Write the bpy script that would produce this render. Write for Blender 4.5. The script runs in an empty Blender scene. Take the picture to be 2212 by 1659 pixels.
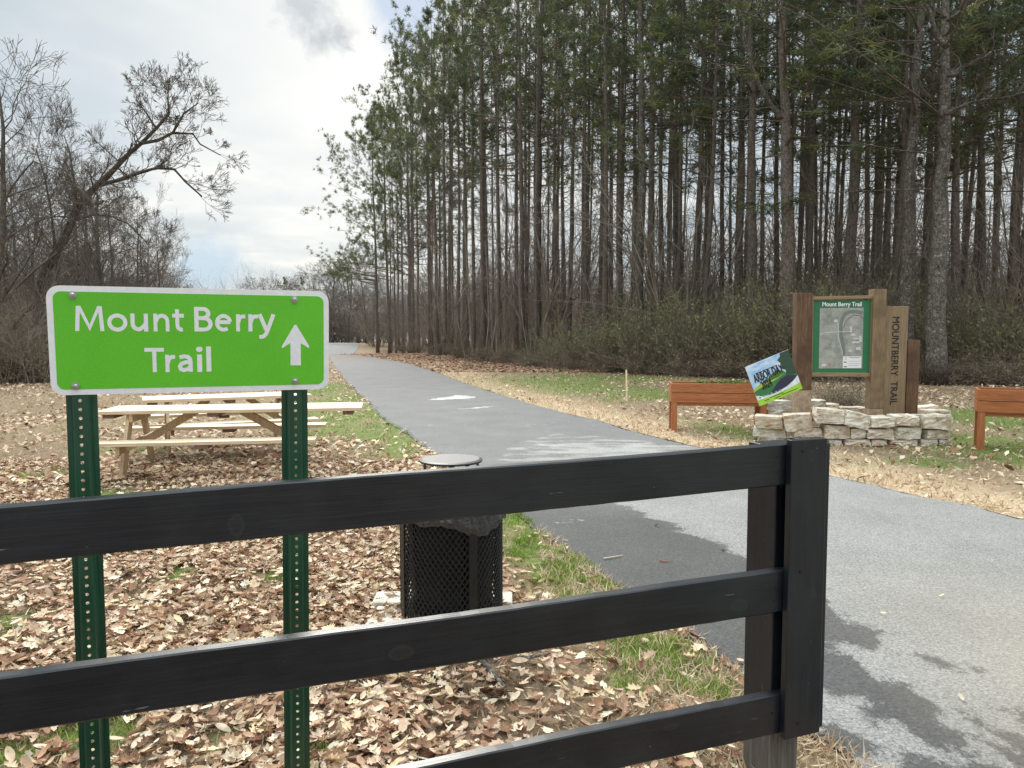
import bpy, math, random
import numpy as np
from mathutils import Vector, Matrix
random.seed(7); RNG = np.random.default_rng(11)
S = bpy.context.scene; COL = S.collection
# ------------------------------------------------------------------ camera geometry / survey helpers
FPX, PCX, PCY = 1640., 1106., 829.5            # focal length and centre in survey pixels (2212 wide)
TH = math.atan(107.5/FPX); CAMZ = 1.6
FW = np.array([0, math.cos(TH), -math.sin(TH)]); UP = np.array([0, math.sin(TH), math.cos(TH)]); RT = np.array([1., 0, 0])
def proj(p):
    d = np.asarray(p, float)-np.array([0, 0, CAMZ]); dz = d@FW
    return PCX+FPX*(d@RT)/dz, PCY-FPX*(d@UP)/dz
def ray(px, py): return RT*(px-PCX)/FPX+UP*(PCY-py)/FPX+FW
def gnd(px, py, z=0.):                          # survey pixel -> point on a level at height z
    r = ray(px, py); t = (z-CAMZ)/r[2]; p = np.array([0, 0, CAMZ])+r*t; return p
def at(px, py, Y):                              # survey pixel -> point at distance Y
    r = ray(px, py); return np.array([0, 0, CAMZ])+r*(Y/r[1])
def c4(x, y): return (1200+x/1.4747)/1.8228, (900+y/1.4747)/1.8228
def c5(x, y): return (1400+x/1.659)/1.8228, (1700+y/1.659)/1.8228
def c7(x, y): return (2500+x/1.2533)/1.8228, (1700+y/1.2533)/1.8228
def c2(x, y): return (2500+x/1.4439)/1.8228, (1100+y/1.4439)/1.8228
def ck(x, y): return (3050+x/2.44)/1.8228, (1120+y/2.44)/1.8228
def c1(x, y): return (x/1.4747)/1.8228, (1050+y/1.4747)/1.8228
# ------------------------------------------------------------------ noise (numpy)
def vnoise(x, y, seed=0):
    xi = np.floor(x).astype(np.int64); yi = np.floor(y).astype(np.int64); xf = x-xi; yf = y-yi
    def h(a, b):
        n = (a*374761393+b*668265263+seed*1442695041) & 0x7fffffff
        n = ((n ^ (n >> 13))*1274126177) & 0x7fffffff
        return ((n ^ (n >> 16)) & 0xffff)/65535.
    u = xf*xf*(3-2*xf); v = yf*yf*(3-2*yf)
    return (h(xi, yi)*(1-u)+h(xi+1, yi)*u)*(1-v)+(h(xi, yi+1)*(1-u)+h(xi+1, yi+1)*u)*v
def fbm(x, y, seed=0, o=4):
    s = 0; a = .5; t = 0
    for i in range(o): s = s+a*vnoise(x*2**i, y*2**i, seed+i*17); t += a; a *= .55
    return s/t
def inpoly(x, y, poly):
    r = np.zeros(x.shape, bool); n = len(poly)
    for i in range(n):
        x1, y1 = poly[i][:2]; x2, y2 = poly[(i+1) % n][:2]
        c = ((y1 > y) != (y2 > y)) & (x < (x2-x1)*(y-y1)/((y2-y1) if y2 != y1 else 1e-9)+x1)
        r ^= c
    return r
# ------------------------------------------------------------------ object helpers
def tag(o, label=None, cat=None, group=None, kind=None):
    for k, v in (('label', label), ('category', cat), ('group', group), ('kind', kind)):
        if v: o[k] = v
    return o
def empty(name, loc=(0, 0, 0), rz=0, label=None, cat=None, group=None):
    o = bpy.data.objects.new(name, None); COL.objects.link(o); o.location = loc; o.rotation_euler = (0, 0, rz); o.empty_display_size = .2
    return tag(o, label, cat, group)
def link(name, me, parent=None):
    o = bpy.data.objects.new(name, me); COL.objects.link(o)
    if parent: o.parent = parent
    return o
def npmesh(name, V, F, mat, col=None, smooth=False):
    V = np.asarray(V, np.float32); F = np.asarray(F, np.int32); k = F.shape[1]
    me = bpy.data.meshes.new(name); me.vertices.add(len(V)); me.vertices.foreach_set('co', V.ravel())
    me.loops.add(F.size); me.loops.foreach_set('vertex_index', F.ravel())
    me.polygons.add(len(F)); me.polygons.foreach_set('loop_start', np.arange(0, F.size, k, dtype=np.int32))
    me.update(calc_edges=True)
    if smooth: me.polygons.foreach_set('use_smooth', np.ones(len(F), bool))
    if col is not None:
        a = me.color_attributes.new('Col', 'FLOAT_COLOR', 'POINT'); c = np.ones((len(V), 4), np.float32); c[:, :col.shape[1]] = col; a.data.foreach_set('color', c.ravel())
    me.materials.append(mat); return me
class MB:
    def __init__(s): s.v = []; s.f = []
    def add(s, vs, fs):
        b = len(s.v); s.v += [tuple(float(c) for c in v) for v in vs]; s.f += [tuple(b+i for i in f) for f in fs]; return s
    def box(s, c, d, M=None):
        x, y, z = [q/2 for q in d]
        vs = [Vector((sx*x, sy*y, sz*z)) for sz in (-1, 1) for sy in (-1, 1) for sx in (-1, 1)]
        if M is not None: vs = [M @ v for v in vs]
        vs = [v+Vector(c) for v in vs]
        return s.add(vs, [(0, 2, 3, 1), (4, 5, 7, 6), (0, 1, 5, 4), (2, 6, 7, 3), (0, 4, 6, 2), (1, 3, 7, 5)])
    def mm(s, a, b): return s.box([(p+q)/2 for p, q in zip(a, b)], [abs(q-p) for p, q in zip(a, b)])
    def bar(s, p, q, w, h, up=(0, 0, 1)):
        p = Vector(p); q = Vector(q); d = (q-p); L = d.length; d.normalize(); u = Vector(up); x = d.cross(u)
        if x.length < 1e-4: x = Vector((1, 0, 0))
        x.normalize(); u = x.cross(d); M = Matrix((d, x, u)).transposed()
        return s.box((p+q)/2, (L, w, h), M)
    def tube(s, pts, rad, n=8, cap=True):
        pts = [Vector(p) for p in pts]; rad = rad if hasattr(rad, '__len__') else [rad]*len(pts); b = len(s.v); x = None
        for i, p in enumerate(pts):
            d = (pts[min(i+1, len(pts)-1)]-pts[max(i-1, 0)]).normalized()
            if x is None:
                x = d.orthogonal().normalized()
            else: x = (x-d*x.dot(d)).normalized()
            y = d.cross(x)
            for k in range(n):
                a = 2*math.pi*k/n; s.v.append(tuple(p+(x*math.cos(a)+y*math.sin(a))*rad[i]))
        for i in range(len(pts)-1):
            for k in range(n): s.f.append((b+i*n+k, b+i*n+(k+1) % n, b+(i+1)*n+(k+1) % n, b+(i+1)*n+k))
        if cap:
            s.f.append(tuple(b+k for k in range(n))[::-1]); s.f.append(tuple(b+(len(pts)-1)*n+k for k in range(n)))
        return s
    def poly(s, pts): return s.add(pts, [tuple(range(len(pts)))])
    def build(s, name, mat, parent=None, bevel=0, smooth=False, seg=2):
        me = bpy.data.meshes.new(name); me.from_pydata(s.v, [], s.f); me.materials.append(mat); me.update()
        if smooth:
            for p in me.polygons: p.use_smooth = True
        o = link(name, me, parent)
        if bevel:
            m = o.modifiers.new('b', 'BEVEL'); m.width = bevel; m.segments = seg; m.limit_method = 'ANGLE'; m.angle_limit = math.radians(50)
        return o
# ------------------------------------------------------------------ materials
def nmat(name):
    m = bpy.data.materials.new(name); m.use_nodes = True; nt = m.node_tree; b = nt.nodes['Principled BSDF']; return m, nt, b
def N(nt, t, **kw):
    n = nt.nodes.new(t)
    for k, v in kw.items():
        if k.startswith('i_'):
            key = k[2:]; key = int(key) if key.isdigit() else key.replace('_', ' '); n.inputs[key].default_value = v
        else: setattr(n, k, v)
    return n
def ramp(nt, fac, stops, interp='LINEAR'):
    r = nt.nodes.new('ShaderNodeValToRGB'); r.color_ramp.interpolation = interp; e = r.color_ramp.elements
    while len(e) < len(stops): e.new(.5)
    for q, (p, c) in zip(e, stops): q.position = p; q.color = (*c, 1) if len(c) == 3 else c
    nt.links.new(fac, r.inputs[0]); return r.outputs[0]
def mixc(nt, fac, a, b, mode='MIX'):
    m = N(nt, 'ShaderNodeMix', data_type='RGBA', blend_type=mode); L = nt.links
    for s, v in ((0, fac), (6, a), (7, b)):
        if isinstance(v, bpy.types.NodeSocket): L.new(v, m.inputs[s])
        else: m.inputs[s].default_value = v if s == 0 else (*v, 1)
    return m.outputs[2]
def math_(nt, op, a, b=0., c=None, clamp=False):
    m = N(nt, 'ShaderNodeMath', operation=op, use_clamp=clamp)
    for i, v in enumerate((a, b) if c is None else (a, b, c)):
        if isinstance(v, bpy.types.NodeSocket): nt.links.new(v, m.inputs[i])
        else: m.inputs[i].default_value = v
    return m.outputs[0]
def noise(nt, vec, scale, detail=4, rough=.6, dist=0):
    n = N(nt, 'ShaderNodeTexNoise', i_Scale=scale, i_Detail=detail, i_Roughness=rough, i_Distortion=dist)
    if vec is not None: nt.links.new(vec, n.inputs['Vector'])
    return n.outputs[0]
def objco(nt, scale=(1, 1, 1), rnd=False, loc=(0, 0, 0)):
    tc = N(nt, 'ShaderNodeTexCoord'); mp = N(nt, 'ShaderNodeMapping'); mp.inputs['Scale'].default_value = scale; mp.inputs['Location'].default_value = loc
    nt.links.new(tc.outputs['Object'], mp.inputs[0]); v = mp.outputs[0]
    if rnd:
        oi = N(nt, 'ShaderNodeObjectInfo'); ml = math_(nt, 'MULTIPLY', oi.outputs['Random'], 37.); ad = N(nt, 'ShaderNodeVectorMath', operation='ADD')
        nt.links.new(v, ad.inputs[0]); nt.links.new(ml, ad.inputs[1]); v = ad.outputs[0]
    return v
def bump(nt, b, h, strength=.3, dist=.01):
    n = N(nt, 'ShaderNodeBump', i_Strength=strength, i_Distance=dist); nt.links.new(h, n.inputs['Height']); nt.links.new(n.outputs[0], b.inputs['Normal'])
def plain(name, c, rough=.5, metal=0., var=.12, sc=30, bmp=.05, spec=.5):
    m, nt, b = nmat(name); v = objco(nt); n = noise(nt, v, sc, 4)
    lo = tuple(x*(1-var) for x in c); hi = tuple(min(1, x*(1+var)) for x in c)
    nt.links.new(ramp(nt, n, [(.3, lo), (.7, hi)]), b.inputs['Base Color']); b.inputs['Roughness'].default_value = rough; b.inputs['Metallic'].default_value = metal
    b.inputs['Specular IOR Level'].default_value = spec
    if bmp: bump(nt, b, n, bmp)
    return m
def wood(name, dark, mid, light, axis=0, rough=.65, sc=1., stain=None, bmp=.25, knots=()):
    m, nt, b = nmat(name); st = [22*sc]*3; st[axis] = 1.3*sc; v = objco(nt, tuple(st), rnd=True)
    g = noise(nt, v, 1.6, 7, .68, 1.6); c = ramp(nt, g, [(.28, dark), (.5, mid), (.72, light)])
    v2 = objco(nt, rnd=True); big = noise(nt, v2, 3.2, 4, .6)
    if stain: c = mixc(nt, ramp(nt, big, [(.45, (0, 0, 0)), (.66, (1, 1, 1))]), c, stain)
    st2 = [160*sc]*3; st2[axis] = 3*sc; fine = noise(nt, objco(nt, tuple(st2)), 1., 3)
    c = mixc(nt, math_(nt, 'MULTIPLY', fine, .5), c, dark, 'MULTIPLY') if False else mixc(nt, ramp(nt, fine, [(.35, (.35,)*3), (.5, (0, 0, 0))]), c, dark)
    for (kx, ky, kz, rx, rz, colk) in knots:
        mp = N(nt, 'ShaderNodeMapping'); tc = N(nt, 'ShaderNodeTexCoord'); nt.links.new(tc.outputs['Object'], mp.inputs[0])
        mp.inputs['Location'].default_value = (-kx/rx, 0, -kz/rz); mp.inputs['Scale'].default_value = (1/rx, 0, 1/rz)
        le = N(nt, 'ShaderNodeVectorMath', operation='LENGTH'); nt.links.new(mp.outputs[0], le.inputs[0])
        dn = math_(nt, 'ADD', le.outputs['Value'], math_(nt, 'MULTIPLY', noise(nt, v2, 55, 3), .5))
        rg = ramp(nt, math_(nt, 'MULTIPLY', dn, .5), [(.0, (.25,)*3), (.42, (.4,)*3), (.56, (1,)*3), (.66, (0, 0, 0))])
        c = mixc(nt, math_(nt, 'MULTIPLY', rg, .3), c, colk)
    nt.links.new(c, b.inputs['Base Color']); b.inputs['Roughness'].default_value = rough
    bump(nt, b, mixc(nt, .5, g, fine), bmp, .004); return m
def vcol(name, rough=.7, var=.25, sc=8, trans=0., spec=.3):
    m, nt, b = nmat(name); a = N(nt, 'ShaderNodeAttribute', attribute_name='Col'); n = noise(nt, objco(nt), sc, 3)
    c = mixc(nt, 1., a.outputs['Color'], ramp(nt, n, [(.3, (1-var,)*3), (.7, (1+var,)*3)]), 'MULTIPLY')
    nt.links.new(c, b.inputs['Base Color']); b.inputs['Roughness'].default_value = rough; b.inputs['Specular IOR Level'].default_value = spec
    if trans:
        t = N(nt, 'ShaderNodeBsdfTranslucent'); nt.links.new(c, t.inputs[0]); mx = N(nt, 'ShaderNodeMixShader', i_0=trans); o = nt.nodes['Material Output']
        nt.links.new(b.outputs[0], mx.inputs[1]); nt.links.new(t.outputs[0], mx.inputs[2]); nt.links.new(mx.outputs[0], o.inputs[0])
    return m
def bark(name, a, bcol, lichen=None, amt=.5, sc=1.):
    m, nt, b = nmat(name); v = objco(nt, (9*sc, 9*sc, 1.7*sc), rnd=True)
    vo = N(nt, 'ShaderNodeTexVoronoi', feature='DISTANCE_TO_EDGE', i_Scale=1.7); wv = N(nt, 'ShaderNodeVectorMath', operation='ADD')
    nz = N(nt, 'ShaderNodeTexNoise', i_Scale=2.5, i_Detail=4); nt.links.new(v, nz.inputs['Vector']); nt.links.new(v, wv.inputs[0]); nt.links.new(nz.outputs['Color'], wv.inputs[1]); nt.links.new(wv.outputs[0], vo.inputs['Vector'])
    c = mixc(nt, ramp(nt, vo.outputs['Distance'], [(.02, (0, 0, 0)), (.16, (1, 1, 1))]), a, bcol)
    n2 = noise(nt, objco(nt, (6, 6, 3), rnd=True), 1.5, 6, .7); c = mixc(nt, math_(nt, 'MULTIPLY', n2, .8), c, tuple(x*.45 for x in a))
    if lichen:
        n3 = noise(nt, objco(nt, (11, 11, 6), rnd=True), 1., 8, .78); c = mixc(nt, ramp(nt, n3, [(1-amt-.02, (0, 0, 0)), (1-amt+.05, (1, 1, 1))]), c, lichen)
    nt.links.new(c, b.inputs['Base Color']); b.inputs['Roughness'].default_value = .9; b.inputs['Specular IOR Level'].default_value = .15
    bump(nt, b, vo.outputs['Distance'], .8, .03); return m
BARK = bark('pine_bark', (.12, .098, .082), (.30, .25, .21), (.25, .25, .20), .40)
BARK2 = bark('pine_bark_lichen', (.10, .085, .075), (.25, .225, .195), (.37, .38, .30), .42)
BARK3 = bark('oak_bark', (.085, .075, .062), (.20, .18, .15), (.19, .19, .12), .42)
TWIG = plain('bare_twigs', (.155, .132, .112), .9, 0, .3, 3, 0, .15)
TWIGR = plain('brown_twigs', (.27, .225, .18), .9, 0, .35, 2, 0, .15)
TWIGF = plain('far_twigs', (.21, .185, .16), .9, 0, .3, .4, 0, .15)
NEEDLE = vcol('pine_needles', .6, .2, 3, .25)
LEAFM = vcol('shrub_leaves', .6, .25, 4, .25)
LITTER = vcol('dry_leaves', .75, .22, 40, .12, .2)
GRASSM = vcol('grass_blades', .7, .15, 20, .3, .2)
# ------------------------------------------------------------------ terrain profile
def terr(x, y):
    x = np.asarray(x, float); y = np.asarray(y, float)
    d = np.clip((y-58)/20, 0, 1); d = d*d*(3-2*d); u = np.clip((y-84)/40, 0, 1); u = u*u*(3-2*u)
    dd = np.clip((y-139)/25, 0, 1)
    w = np.clip((-4-x)/10, 0, 1)
    return (-.62*d+.66*u-1.8*dd)*w
# ------------------------------------------------------------------ trail edges (x as a function of y)
LE = [gnd(*p) for p in [c7(1180, 1700), c7(1110, 1655), c7(1040, 1590), c7(960, 1530), c7(885, 1490), c7(730, 1360), c7(565, 1238), c7(500, 1180), c7(420, 1120), c7(330, 1060), c7(240, 980),
      c5(1700, 1020), c5(1600, 940), c5(1480, 850), c5(1340, 750), c5(1230, 670), c5(1120, 585), c5(1010, 500), c5(760, 330), c5(590, 205), c5(460, 110), c5(330, 0),
      c4(520, 1140), c4(430, 1080), c4(370, 1010), c4(270, 920), c4(200, 840), c4(150, 766)]]
LE = [(p[0], p[1]) for p in LE]; LE = [(LE[0][0]+3.2, -4.)]+LE+[(-14.9, 61.5), (-21, 84), (-28, 112), (-35.5, 139), (-43, 165)]
RE = [gnd(*p) for p in [c7(1920, 440), c7(1780, 405), c7(1640, 365), c7(1450, 335), c7(1260, 290), c7(1100, 250), c7(965, 222), c7(600, 130), c7(240, 65),
      c4(2212, 1255), c4(1900, 1180), c4(1700, 1115), c4(1530, 1080), c4(1340, 1030), c4(1200, 985), c4(1040, 935), c4(900, 890), c4(750, 830), c4(620, 790), c4(480, 762), c4(400, 748), c4(300, 735)]]
RE = [(p[0], p[1]) for p in RE]; RE = [(30, -4), (17, 3.), (8.5, 5.6)]+RE+[(-12.7, 60), (-15.5, 66), (-17.6, 84), (-22.5, 112), (-28.7, 139), (-35, 165)]
def mono(L):
    o = [L[0]]
    for p in L[1:]:
        if p[1] > o[-1][1]+.02: o.append(p)
    return np.array(o)
LE = mono(LE); RE = mono(RE)
def xl(y): return np.interp(y, LE[:, 1], LE[:, 0])
def xr(y): return np.interp(y, RE[:, 1], RE[:, 0])
def in_trail(x, y, m=0.): return (x > xl(y)-m) & (x < xr(y)+m) & (y < 165)
FOREST = [(-16.5, 95), (-10.5, 72), (-6.2, 56), (-2.4, 44), (.8, 37.5), (4.9, 31.5), (9, 28.), (13, 26), (24, 24.5), (70, 22), (90, 60), (60, 120), (-12, 125)]
LWOOD = [(-60, 14), (-24, 22.5), (-17.5, 24.5), (-16.5, 30), (-20, 60), (-30, 100), (-46, 139), (-60, 170), (-150, 170), (-150, 14)]
# ------------------------------------------------------------------ ground zones
def blob(px, py, rx, ry):
    c = gnd(px, py); a = gnd(px, py+ry); b = gnd(px, py-ry); return c[0], c[1], rx*c[1]/FPX, max((b[1]-a[1])/2, .05)
GREEN = [blob(*b) for b in [(1120, 1110, 70, 40), (1170, 1190, 90, 50), (1250, 1260, 110, 40), (1340, 1330, 90, 40), (1430, 1400, 110, 40), (1500, 1460, 100, 50), (1570, 1540, 60, 40), (1380, 1480, 70, 30), (700, 870, 40, 20), (800, 880, 60, 30), (880, 950, 50, 30), (1190, 1215, 110, 60), (1290, 1290, 90, 40), (1450, 1440, 130, 60), (1380, 1400, 90, 30), (1540, 1500, 60, 45), (1150, 1140, 60, 30), (1150, 830, 260, 17), (1400, 850, 160, 14), (1330, 815, 200, 9), (2130, 965, 160, 40), (2150, 905, 150, 25), (2000, 1000, 90, 14),
         (830, 920, 60, 30), (760, 860, 50, 26), (860, 975, 50, 25), (700, 840, 60, 16), (30, 1340, 35, 25), (100, 1025, 60, 12), (230, 1070, 60, 14), (240, 1590, 60, 40), (1560, 930, 70, 20), (1620, 960, 40, 12), (20, 1640, 60, 30), (160, 1590, 60, 30), (390, 1240, 30, 20), (590, 1250, 40, 16), (480, 1600, 40, 22), (1860, 1010, 50, 10), (330, 970, 80, 10), (690, 1630, 60, 20), (1080, 830, 160, 18), (1250, 842, 200, 14), (950, 800, 110, 9), (770, 900, 40, 40), (700, 900, 60, 20), (870, 1120, 60, 20)]]
def gsum(x, y, B):
    s = np.zeros(np.shape(x))
    for cx, cy, rx, ry in B: s = np.maximum(s, np.exp(-(((x-cx)/rx)**2+((y-cy)/ry)**2)))
    return s
def zones(x, y):
    n = fbm(x*.9, y*.5, 3); n2 = fbm(x*3.1, y*3.1, 9)
    g = np.clip(gsum(x, y, GREEN)*2.1+(n-.55)*1.1+(n2-.5)*2.0-.28, 0, 1)
    dr = x-xr(y); straw = np.clip(1.25-np.abs(dr-.35)/(.75+.03*y)+(n2-.5)*.8, 0, 1)*(dr > -.4)*np.clip((58-y)/26, 0, 1)
    g = g*(1-straw*.8)
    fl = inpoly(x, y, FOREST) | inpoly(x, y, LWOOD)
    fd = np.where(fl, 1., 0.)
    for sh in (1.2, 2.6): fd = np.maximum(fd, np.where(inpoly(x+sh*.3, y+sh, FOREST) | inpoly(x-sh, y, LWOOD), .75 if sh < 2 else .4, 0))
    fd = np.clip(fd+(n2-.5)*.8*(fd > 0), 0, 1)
    leaf = np.clip((xl(y)-.25-x)/1.5, 0, 1)*np.clip((13-y)/5, 0, 1)
    return g*(1-fd), straw, fd, leaf
# ------------------------------------------------------------------ ground sheet
def lines(segs):
    o = []
    for a, b, s in segs: o += list(np.arange(a, b, s))
    return np.array(o+[segs[-1][1]])
gx = lines([(-220, -60, 8), (-60, -20, 2), (-20, -8, .6), (-8, 12, .16), (12, 30, .8), (30, 80, 4), (80, 220, 10)])
gy = lines([(-25, 1, 2), (1, 14, .16), (14, 34, .4), (34, 64, 1), (64, 170, 2), (170, 400, 15)])
GX, GY = np.meshgrid(gx, gy); xx = GX.ravel(); yy = GY.ravel(); zz = terr(xx, yy)
near = (~in_trail(xx, yy, .35)) & (yy < 34) & (yy > 0)
zz = zz+np.where(near, (fbm(xx*1.7, yy*1.7, 5)-.5)*.05, 0)-.0
zz = np.where(in_trail(xx, yy, .3), zz-.03, zz)
g_, s_, f_, l_ = zones(xx, yy)
nx_ = len(gx); I = np.arange(len(gy)-1)[:, None]*nx_+np.arange(nx_-1)[None, :]; I = I.ravel(); F = np.stack([I, I+1, I+1+nx_, I+nx_], 1)
m, nt, b = nmat('ground_soil')
a = N(nt, 'ShaderNodeAttribute', attribute_name='Col'); sp = N(nt, 'ShaderNodeSeparateColor'); nt.links.new(a.outputs['Color'], sp.inputs[0])
v = objco(nt); nA = noise(nt, v, 2.2, 8, .7); nB = noise(nt, v, 14, 8, .75); nC = noise(nt, objco(nt, (1, .6, 1)), 55, 5, .7)
c = ramp(nt, nB, [(.3, (.10, .075, .05)), (.48, (.23, .17, .11)), (.6, (.36, .27, .17)), (.75, (.46, .36, .24))])
lf = ramp(nt, nC, [(.34, (.04, .025, .018)), (.48, (.11, .07, .045)), (.58, (.24, .16, .11)), (.7, (.42, .32, .23))])  # ground under the litter, darkened: shade between leaves is put into the colour
c = mixc(nt, math_(nt, 'MULTIPLY', a.outputs['Alpha'], .8), c, lf)
stw = ramp(nt, nC, [(.32, (.24, .165, .10)), (.5, (.50, .38, .25)), (.68, (.68, .55, .39))]); c = mixc(nt, sp.outputs[1], c, stw)
grn = ramp(nt, nB, [(.32, (.08, .11, .03)), (.55, (.15, .21, .05)), (.75, (.27, .30, .12))]); c = mixc(nt, math_(nt, 'MULTIPLY', sp.outputs[0], ramp(nt, nC, [(.38, (.45,)*3), (.5, (1,)*3)]), clamp=True), c, grn)
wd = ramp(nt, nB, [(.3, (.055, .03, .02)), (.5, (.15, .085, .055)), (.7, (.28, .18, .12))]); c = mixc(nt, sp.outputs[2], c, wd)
nt.links.new(c, b.inputs['Base Color']); b.inputs['Roughness'].default_value = .95; b.inputs['Specular IOR Level'].default_value = .15; bump(nt, b, nC, .7, .03)
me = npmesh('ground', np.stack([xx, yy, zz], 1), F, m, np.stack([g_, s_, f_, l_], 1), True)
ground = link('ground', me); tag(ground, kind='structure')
# ------------------------------------------------------------------ trail
ty = lines([(-4, 1.6, .3), (1.6, 13, .045), (13, 24, .12), (24, 62, .5), (62, 165, 1.5)]); nc = 130
V = []; A = []
W = np.linspace(0, 1, nc+1)
TY, TW = np.meshgrid(ty, W, indexing='ij'); L = xl(TY); R_ = xr(TY); er = np.clip(1-TW*14, 0, 1); el = np.clip(1-(1-TW)*14, 0, 1)
# columns concentrated on the visible part near the camera
Rv = np.minimum(R_, np.maximum(L+3, TY*.78+2.2)); TX = np.where(TW < .93, L+(Rv-L)*TW/.93, Rv+(R_-Rv)*(TW-.93)/.07)
TX = TX+(fbm(TY*2.3, TY*0+3., 21, 4)-.5)*.12*er+(fbm(TY*1.9, TY*0+8., 31, 4)-.5)*.16*el+(fbm(TY*14, TY*0+1., 41, 3)-.5)*.05*(er+el)
tx = TX.ravel(); tyv = TY.ravel(); tz = terr(tx, tyv)+.012-.03*((TW.ravel() < .001) | (TW.ravel() > .999))
def G(pts, f): return [tuple(gnd(*f(*p))[:2]) for p in pts]
idn = lambda x, y: (x, y)
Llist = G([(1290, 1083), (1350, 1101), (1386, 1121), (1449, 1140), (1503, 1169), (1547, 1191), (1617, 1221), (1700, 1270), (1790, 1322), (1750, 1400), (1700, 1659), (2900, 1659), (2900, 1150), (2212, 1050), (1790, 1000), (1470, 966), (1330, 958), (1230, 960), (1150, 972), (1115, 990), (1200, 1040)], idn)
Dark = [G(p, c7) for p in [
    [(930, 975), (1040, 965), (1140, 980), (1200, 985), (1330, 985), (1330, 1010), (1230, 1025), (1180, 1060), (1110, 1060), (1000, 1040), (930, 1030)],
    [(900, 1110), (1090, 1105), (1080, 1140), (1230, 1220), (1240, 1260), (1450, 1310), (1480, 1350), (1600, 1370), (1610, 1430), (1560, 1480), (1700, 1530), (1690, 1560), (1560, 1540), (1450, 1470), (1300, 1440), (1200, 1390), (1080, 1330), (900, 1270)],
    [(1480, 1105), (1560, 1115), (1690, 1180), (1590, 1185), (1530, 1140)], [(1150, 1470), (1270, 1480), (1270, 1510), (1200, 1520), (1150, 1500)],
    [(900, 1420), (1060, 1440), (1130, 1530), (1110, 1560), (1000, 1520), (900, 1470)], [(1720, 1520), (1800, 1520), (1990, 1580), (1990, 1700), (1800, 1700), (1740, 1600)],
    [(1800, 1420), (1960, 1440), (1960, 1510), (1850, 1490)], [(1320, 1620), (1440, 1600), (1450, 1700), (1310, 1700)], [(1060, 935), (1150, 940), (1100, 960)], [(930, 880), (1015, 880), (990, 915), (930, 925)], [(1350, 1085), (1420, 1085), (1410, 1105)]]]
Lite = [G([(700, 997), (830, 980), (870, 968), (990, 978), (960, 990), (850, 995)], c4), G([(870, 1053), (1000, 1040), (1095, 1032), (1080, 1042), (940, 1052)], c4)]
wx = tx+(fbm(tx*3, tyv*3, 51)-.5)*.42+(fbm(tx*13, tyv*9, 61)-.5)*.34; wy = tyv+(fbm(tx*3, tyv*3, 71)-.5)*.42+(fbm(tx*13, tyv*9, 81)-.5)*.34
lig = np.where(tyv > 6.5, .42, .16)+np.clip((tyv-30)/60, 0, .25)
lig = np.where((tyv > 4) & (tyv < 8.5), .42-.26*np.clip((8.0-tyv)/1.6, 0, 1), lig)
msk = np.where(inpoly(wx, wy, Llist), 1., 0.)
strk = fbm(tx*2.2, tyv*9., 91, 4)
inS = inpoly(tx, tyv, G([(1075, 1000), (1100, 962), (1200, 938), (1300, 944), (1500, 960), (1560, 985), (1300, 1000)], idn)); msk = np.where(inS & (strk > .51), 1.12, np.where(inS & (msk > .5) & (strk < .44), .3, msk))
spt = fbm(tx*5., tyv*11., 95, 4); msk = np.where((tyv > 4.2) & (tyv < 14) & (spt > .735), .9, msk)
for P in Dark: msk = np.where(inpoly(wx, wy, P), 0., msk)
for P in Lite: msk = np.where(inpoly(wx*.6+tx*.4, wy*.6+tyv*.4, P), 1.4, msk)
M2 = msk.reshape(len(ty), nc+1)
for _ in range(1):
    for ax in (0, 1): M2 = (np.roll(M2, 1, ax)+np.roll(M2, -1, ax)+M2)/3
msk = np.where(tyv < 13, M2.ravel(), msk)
tan = np.clip((5.5-tyv)/3, 0, 1)*np.clip((tx-1.6)/1.2, 0, 1)*fbm(tx*.8, tyv*.8, 15)
lit = np.clip((tyv-38)/14, 0, 1)*(tyv < 63)*np.clip((fbm(tx*1.3, tyv*1.3, 19)-.42)*5, 0, 1)
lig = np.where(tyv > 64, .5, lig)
n1 = nc+1; I = (np.arange(len(ty)-1)[:, None]*n1+np.arange(nc)[None, :]).ravel(); F = np.stack([I, I+1, I+1+n1, I+n1], 1)
m, nt, b = nmat('asphalt'); a = N(nt, 'ShaderNodeAttribute', attribute_name='Col'); sp = N(nt, 'ShaderNodeSeparateColor'); nt.links.new(a.outputs['Color'], sp.inputs[0])
v = objco(nt); gr = noise(nt, v, 62, 6, .9); gm = noise(nt, v, 90, 3, .75); gb = noise(nt, v, 1.3, 5, .6); ge = noise(nt, objco(nt, (1, .75, 1)), 19, 10, .9)
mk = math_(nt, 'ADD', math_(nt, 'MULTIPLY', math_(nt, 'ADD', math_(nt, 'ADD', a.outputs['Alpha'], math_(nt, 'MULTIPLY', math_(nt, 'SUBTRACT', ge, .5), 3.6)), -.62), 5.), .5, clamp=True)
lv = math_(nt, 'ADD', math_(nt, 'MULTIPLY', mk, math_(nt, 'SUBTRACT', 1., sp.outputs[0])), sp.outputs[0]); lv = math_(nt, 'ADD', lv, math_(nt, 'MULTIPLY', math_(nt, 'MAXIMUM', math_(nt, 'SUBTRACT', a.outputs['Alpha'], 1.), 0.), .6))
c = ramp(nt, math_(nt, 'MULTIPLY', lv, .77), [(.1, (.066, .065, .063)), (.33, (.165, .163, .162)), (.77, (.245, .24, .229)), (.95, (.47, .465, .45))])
c = mixc(nt, ramp(nt, gm, [(.38, (.6,)*3), (.48, (0, 0, 0))]), c, (.06, .06, .06)); c = mixc(nt, 1., c, ramp(nt, gr, [(.34, (.40,)*3), (.5, (.98,)*3), (.66, (1.8,)*3)]), 'MULTIPLY')
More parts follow.
